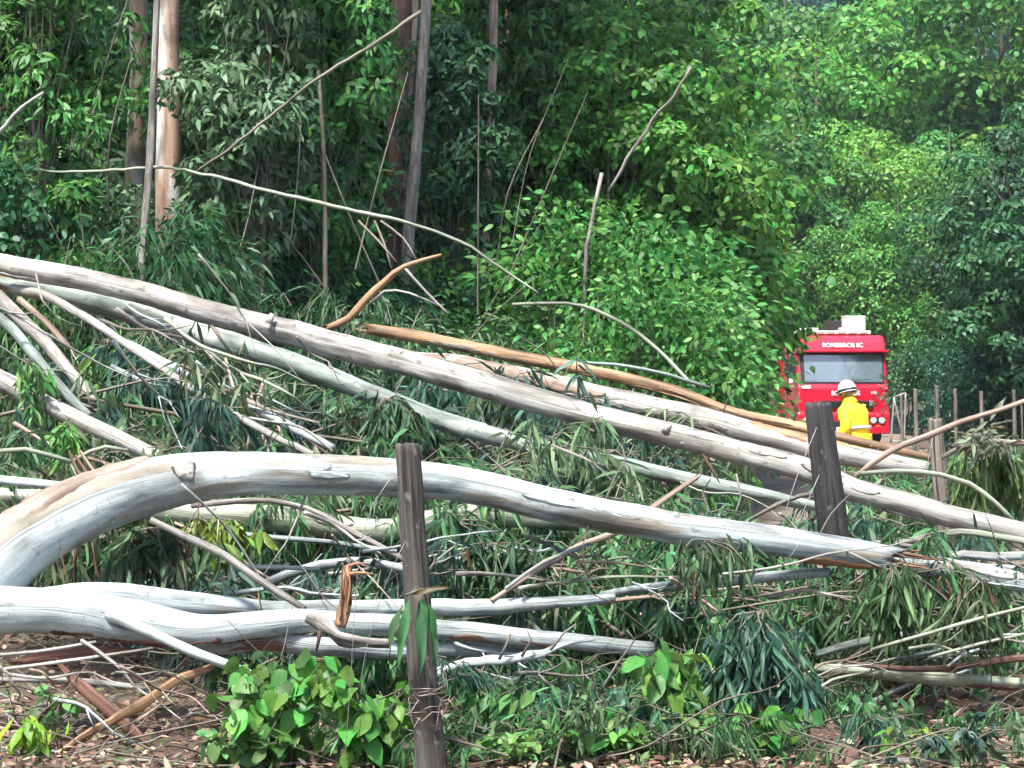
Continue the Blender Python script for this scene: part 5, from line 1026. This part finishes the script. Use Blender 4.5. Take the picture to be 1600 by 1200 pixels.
# ---------------------------------------------------------------- loose thin branches thrown over the trunks and boughs
def sticks(x0, x1, y0, y1, d0, d1, n, slope, spread, lmin, lmax, where, group):
    nm_ = {'bark_white': 'white', 'bark_pale': 'pale', 'bark_pink': 'pinkish brown', 'bark_grey': 'grey', 'bark_olive': 'greenish'}
    for k in range(n):
        x = rng.uniform(x0, x1); y = rng.uniform(y0, y1); d = min(rng.uniform(d0, d1), CAMZ*F/max(y-600, 20)*.97); a = math.atan(slope)+rng.gauss(0, spread); L_ = rng.uniform(lmin, lmax); w = rng.uniform(3.5, 8.5); m_ = rng.choice(list(nm_))
        rows_ = []
        for t in (0, .3, .55, .8, 1): rows_.append((x+math.cos(a)*L_*(t-.5)+rng.gauss(0, 5), y+math.sin(a)*L_*(t-.5)+rng.gauss(0, 5)+12*t*t, w*(1-.65*t), d+.35*(t-.5)*rng.choice((-1, 1))))
        parts = [('branch', rows_, m_, dict(sides=7, step=.06, wob=.006))]
        for j in range(rng.randint(1, 3)):
            i = rng.randint(1, 3); xx, yy_, ww, dd = rows_[i]; b_ = a+rng.choice((-1, 1))*rng.uniform(.3, .8); l2 = L_*rng.uniform(.15, .35)
            parts.append(('twig', [(xx, yy_, ww*.6, dd), (xx+math.cos(b_)*l2*.5, yy_+math.sin(b_)*l2*.5+3, ww*.45, dd-.04), (xx+math.cos(b_)*l2, yy_+math.sin(b_)*l2, ww*.2, dd-.05)], m_, dict(sides=5, step=.06, wob=.004)))
        fallen('fallen_branch', f'thin {nm_[m_]} forked branch {where}, {zone(x, ZFRONT)}', 'branch', parts, group)
cols_ = {'bark_red': 'dark red', 'bark_tan': 'tan', 'bark_pink': 'pinkish', 'bark_grey': 'grey'}
for k in range(34):
    x = rng.uniform(-10, 420) if k < 24 else rng.uniform(1300, 1600); y = rng.uniform(1060, 1195); d = CAMZ*F/(y-600)*.985; a = rng.uniform(-.6, .6); L_ = rng.uniform(30, 110); m_ = rng.choice(list(cols_))
    flat_strip('bark_chip', f"{cols_[m_]} bark piece on the ground at the lower {'left' if k < 24 else 'right'}, {'by the edge' if x < 120 or x > 1500 else 'further in'}", [(x, y, 3, d), (x+L_*.5*math.cos(a), y+L_*.4*math.sin(a)+rng.gauss(0, 4), rng.uniform(6, 13), d), (x+L_*math.cos(a), y+L_*.8*math.sin(a), 3, d)], m_)['group'] = 'small bark pieces on the ground'
sticks(-20, 440, 1030, 1180, 11.6, 12.3, 14, .05, .5, 60, 220, 'on the bare soil', 'thin branches on the bare soil')
sticks(-20, 520, 480, 740, 15.6, 18.6, 20, .62, .22, 120, 330, 'among the leaning poles', 'thin branches among the left poles')
sticks(560, 1260, 690, 800, 15.4, 17, 12, .25, .35, 90, 230, 'under the slanting trunks', 'thin branches under the slanting trunks')
sticks(250, 1250, 830, 960, 12.9, 14, 20, .15, .4, 90, 280, 'behind the lower limbs', 'thin branches behind the lower limbs')
sticks(1280, 1640, 840, 1090, 12.6, 14, 20, -.05, .3, 120, 320, 'in the right foreground', 'thin branches in the right foreground')
sticks(700, 1300, 980, 1110, 12.2, 12.9, 12, -.1, .4, 80, 220, 'low in front', 'thin branches low in front')

# ---------------------------------------------------------------- litter and twigs
nr = np.random.default_rng(9); n_ = 15000
yy = 11.0+nr.uniform(0, 1, n_)**1.6*9; xx = nr.uniform(-.24, .24, n_)*yy; zz = terrain(xx, yy)+nr.uniform(.005, .05, n_)
D_ = nr.normal(size=(n_, 3))*np.array([1, 1, .25]); V, T, r_ = leaves(np.stack([xx, yy, zz], 1), D_, nr.uniform(.025, .085, n_), nr.uniform(.008, .028, n_), nr, .1, 'lance')
lit = link('leaf_litter', npmesh('leaf_litter', V, T, r_), 'litter'); tag(lit, 'brown and green litter of leaves and chips on the ground', 'litter', kind='stuff')
acc = Acc(); 
for k in range(620):
    y = 11.2+nr.uniform()**1.4*10; x = nr.uniform(-.23, .23)*y; z = float(terrain(x, y))+nr.uniform(.02, .55)*(1 if y > 12.6 and k % 3 else .15); a = nr.uniform(0, 6.28); L_ = nr.uniform(.2, 1.1)
    dv = np.array([math.cos(a), math.sin(a)*.8, nr.normal()*.35])*L_; p0 = np.array([x, y, z]); m_ = p0+dv*.5+nr.normal(size=3)*.05*L_; e_ = p0+dv; e_[2] = max(e_[2], .02); m_[2] = max(m_[2], .02)
    w_ = nr.uniform(.0015, .006); V, Q, caps, uv = tube_arrays([(*p0, w_), (*(p0*.7+m_*.3+nr.normal(size=3)*.03*L_), w_*.9), (*m_, w_*.8), (*(e_*.4+m_*.6+nr.normal(size=3)*.04*L_), w_*.6), (*e_, w_*.35)], 4, .08, .1, k); acc.add(V, Q, uv=uv)
tl = link('twig_litter', acc.mesh('twig_litter', 'twig_bark', True)); tag(tl, 'tangle of thin broken twigs over the ground', 'twigs', kind='stuff')
acc = Acc()
for k in range(60):                              # bare hanging stems and lianas through the wood
    y = nr.uniform(23, 34); x = nr.uniform(-.21, .03)*y; z = float(terrain(x, y))+nr.uniform(.2, 3.2); a = nr.normal()*.35; L_ = nr.uniform(.6, 2.4)
    p0 = np.array([x, y, z]); dv = np.array([math.sin(a), nr.normal()*.2, math.cos(a)])*L_; m_ = p0+dv*.5+nr.normal(size=3)*.08; w_ = nr.uniform(.004, .012)
    V, Q, caps, uv = tube_arrays([(*p0, w_), (*m_, w_*.9), (*(p0+dv), w_*.5)], 4, .25, .1, k); acc.add(V, Q, uv=uv)
tl = link('liana_tangle', acc.mesh('liana_tangle', 'twig_bark', True)); tag(tl, 'thin bare stems and lianas tangled through the wood', 'lianas', kind='stuff')

# ---------------------------------------------------------------- air
bm = bmesh.new(); bmesh.ops.create_cube(bm, size=1)
for v in bm.verts: v.co = Vector((v.co.x*900, v.co.y*700+270, v.co.z*102+49))
m, n, l, b = newmat('haze_air'); n.remove(b)
pv = n.new('ShaderNodeVolumePrincipled'); pv.inputs['Color'].default_value = (.72, .84, 1, 1); pv.inputs['Density'].default_value = .0003; pv.inputs['Anisotropy'].default_value = .2
l.new(pv.outputs[0], n['Material Output'].inputs['Volume'])
hz = bmobj('haze', bm, 'haze_air'); tag(hz, kind='stuff')
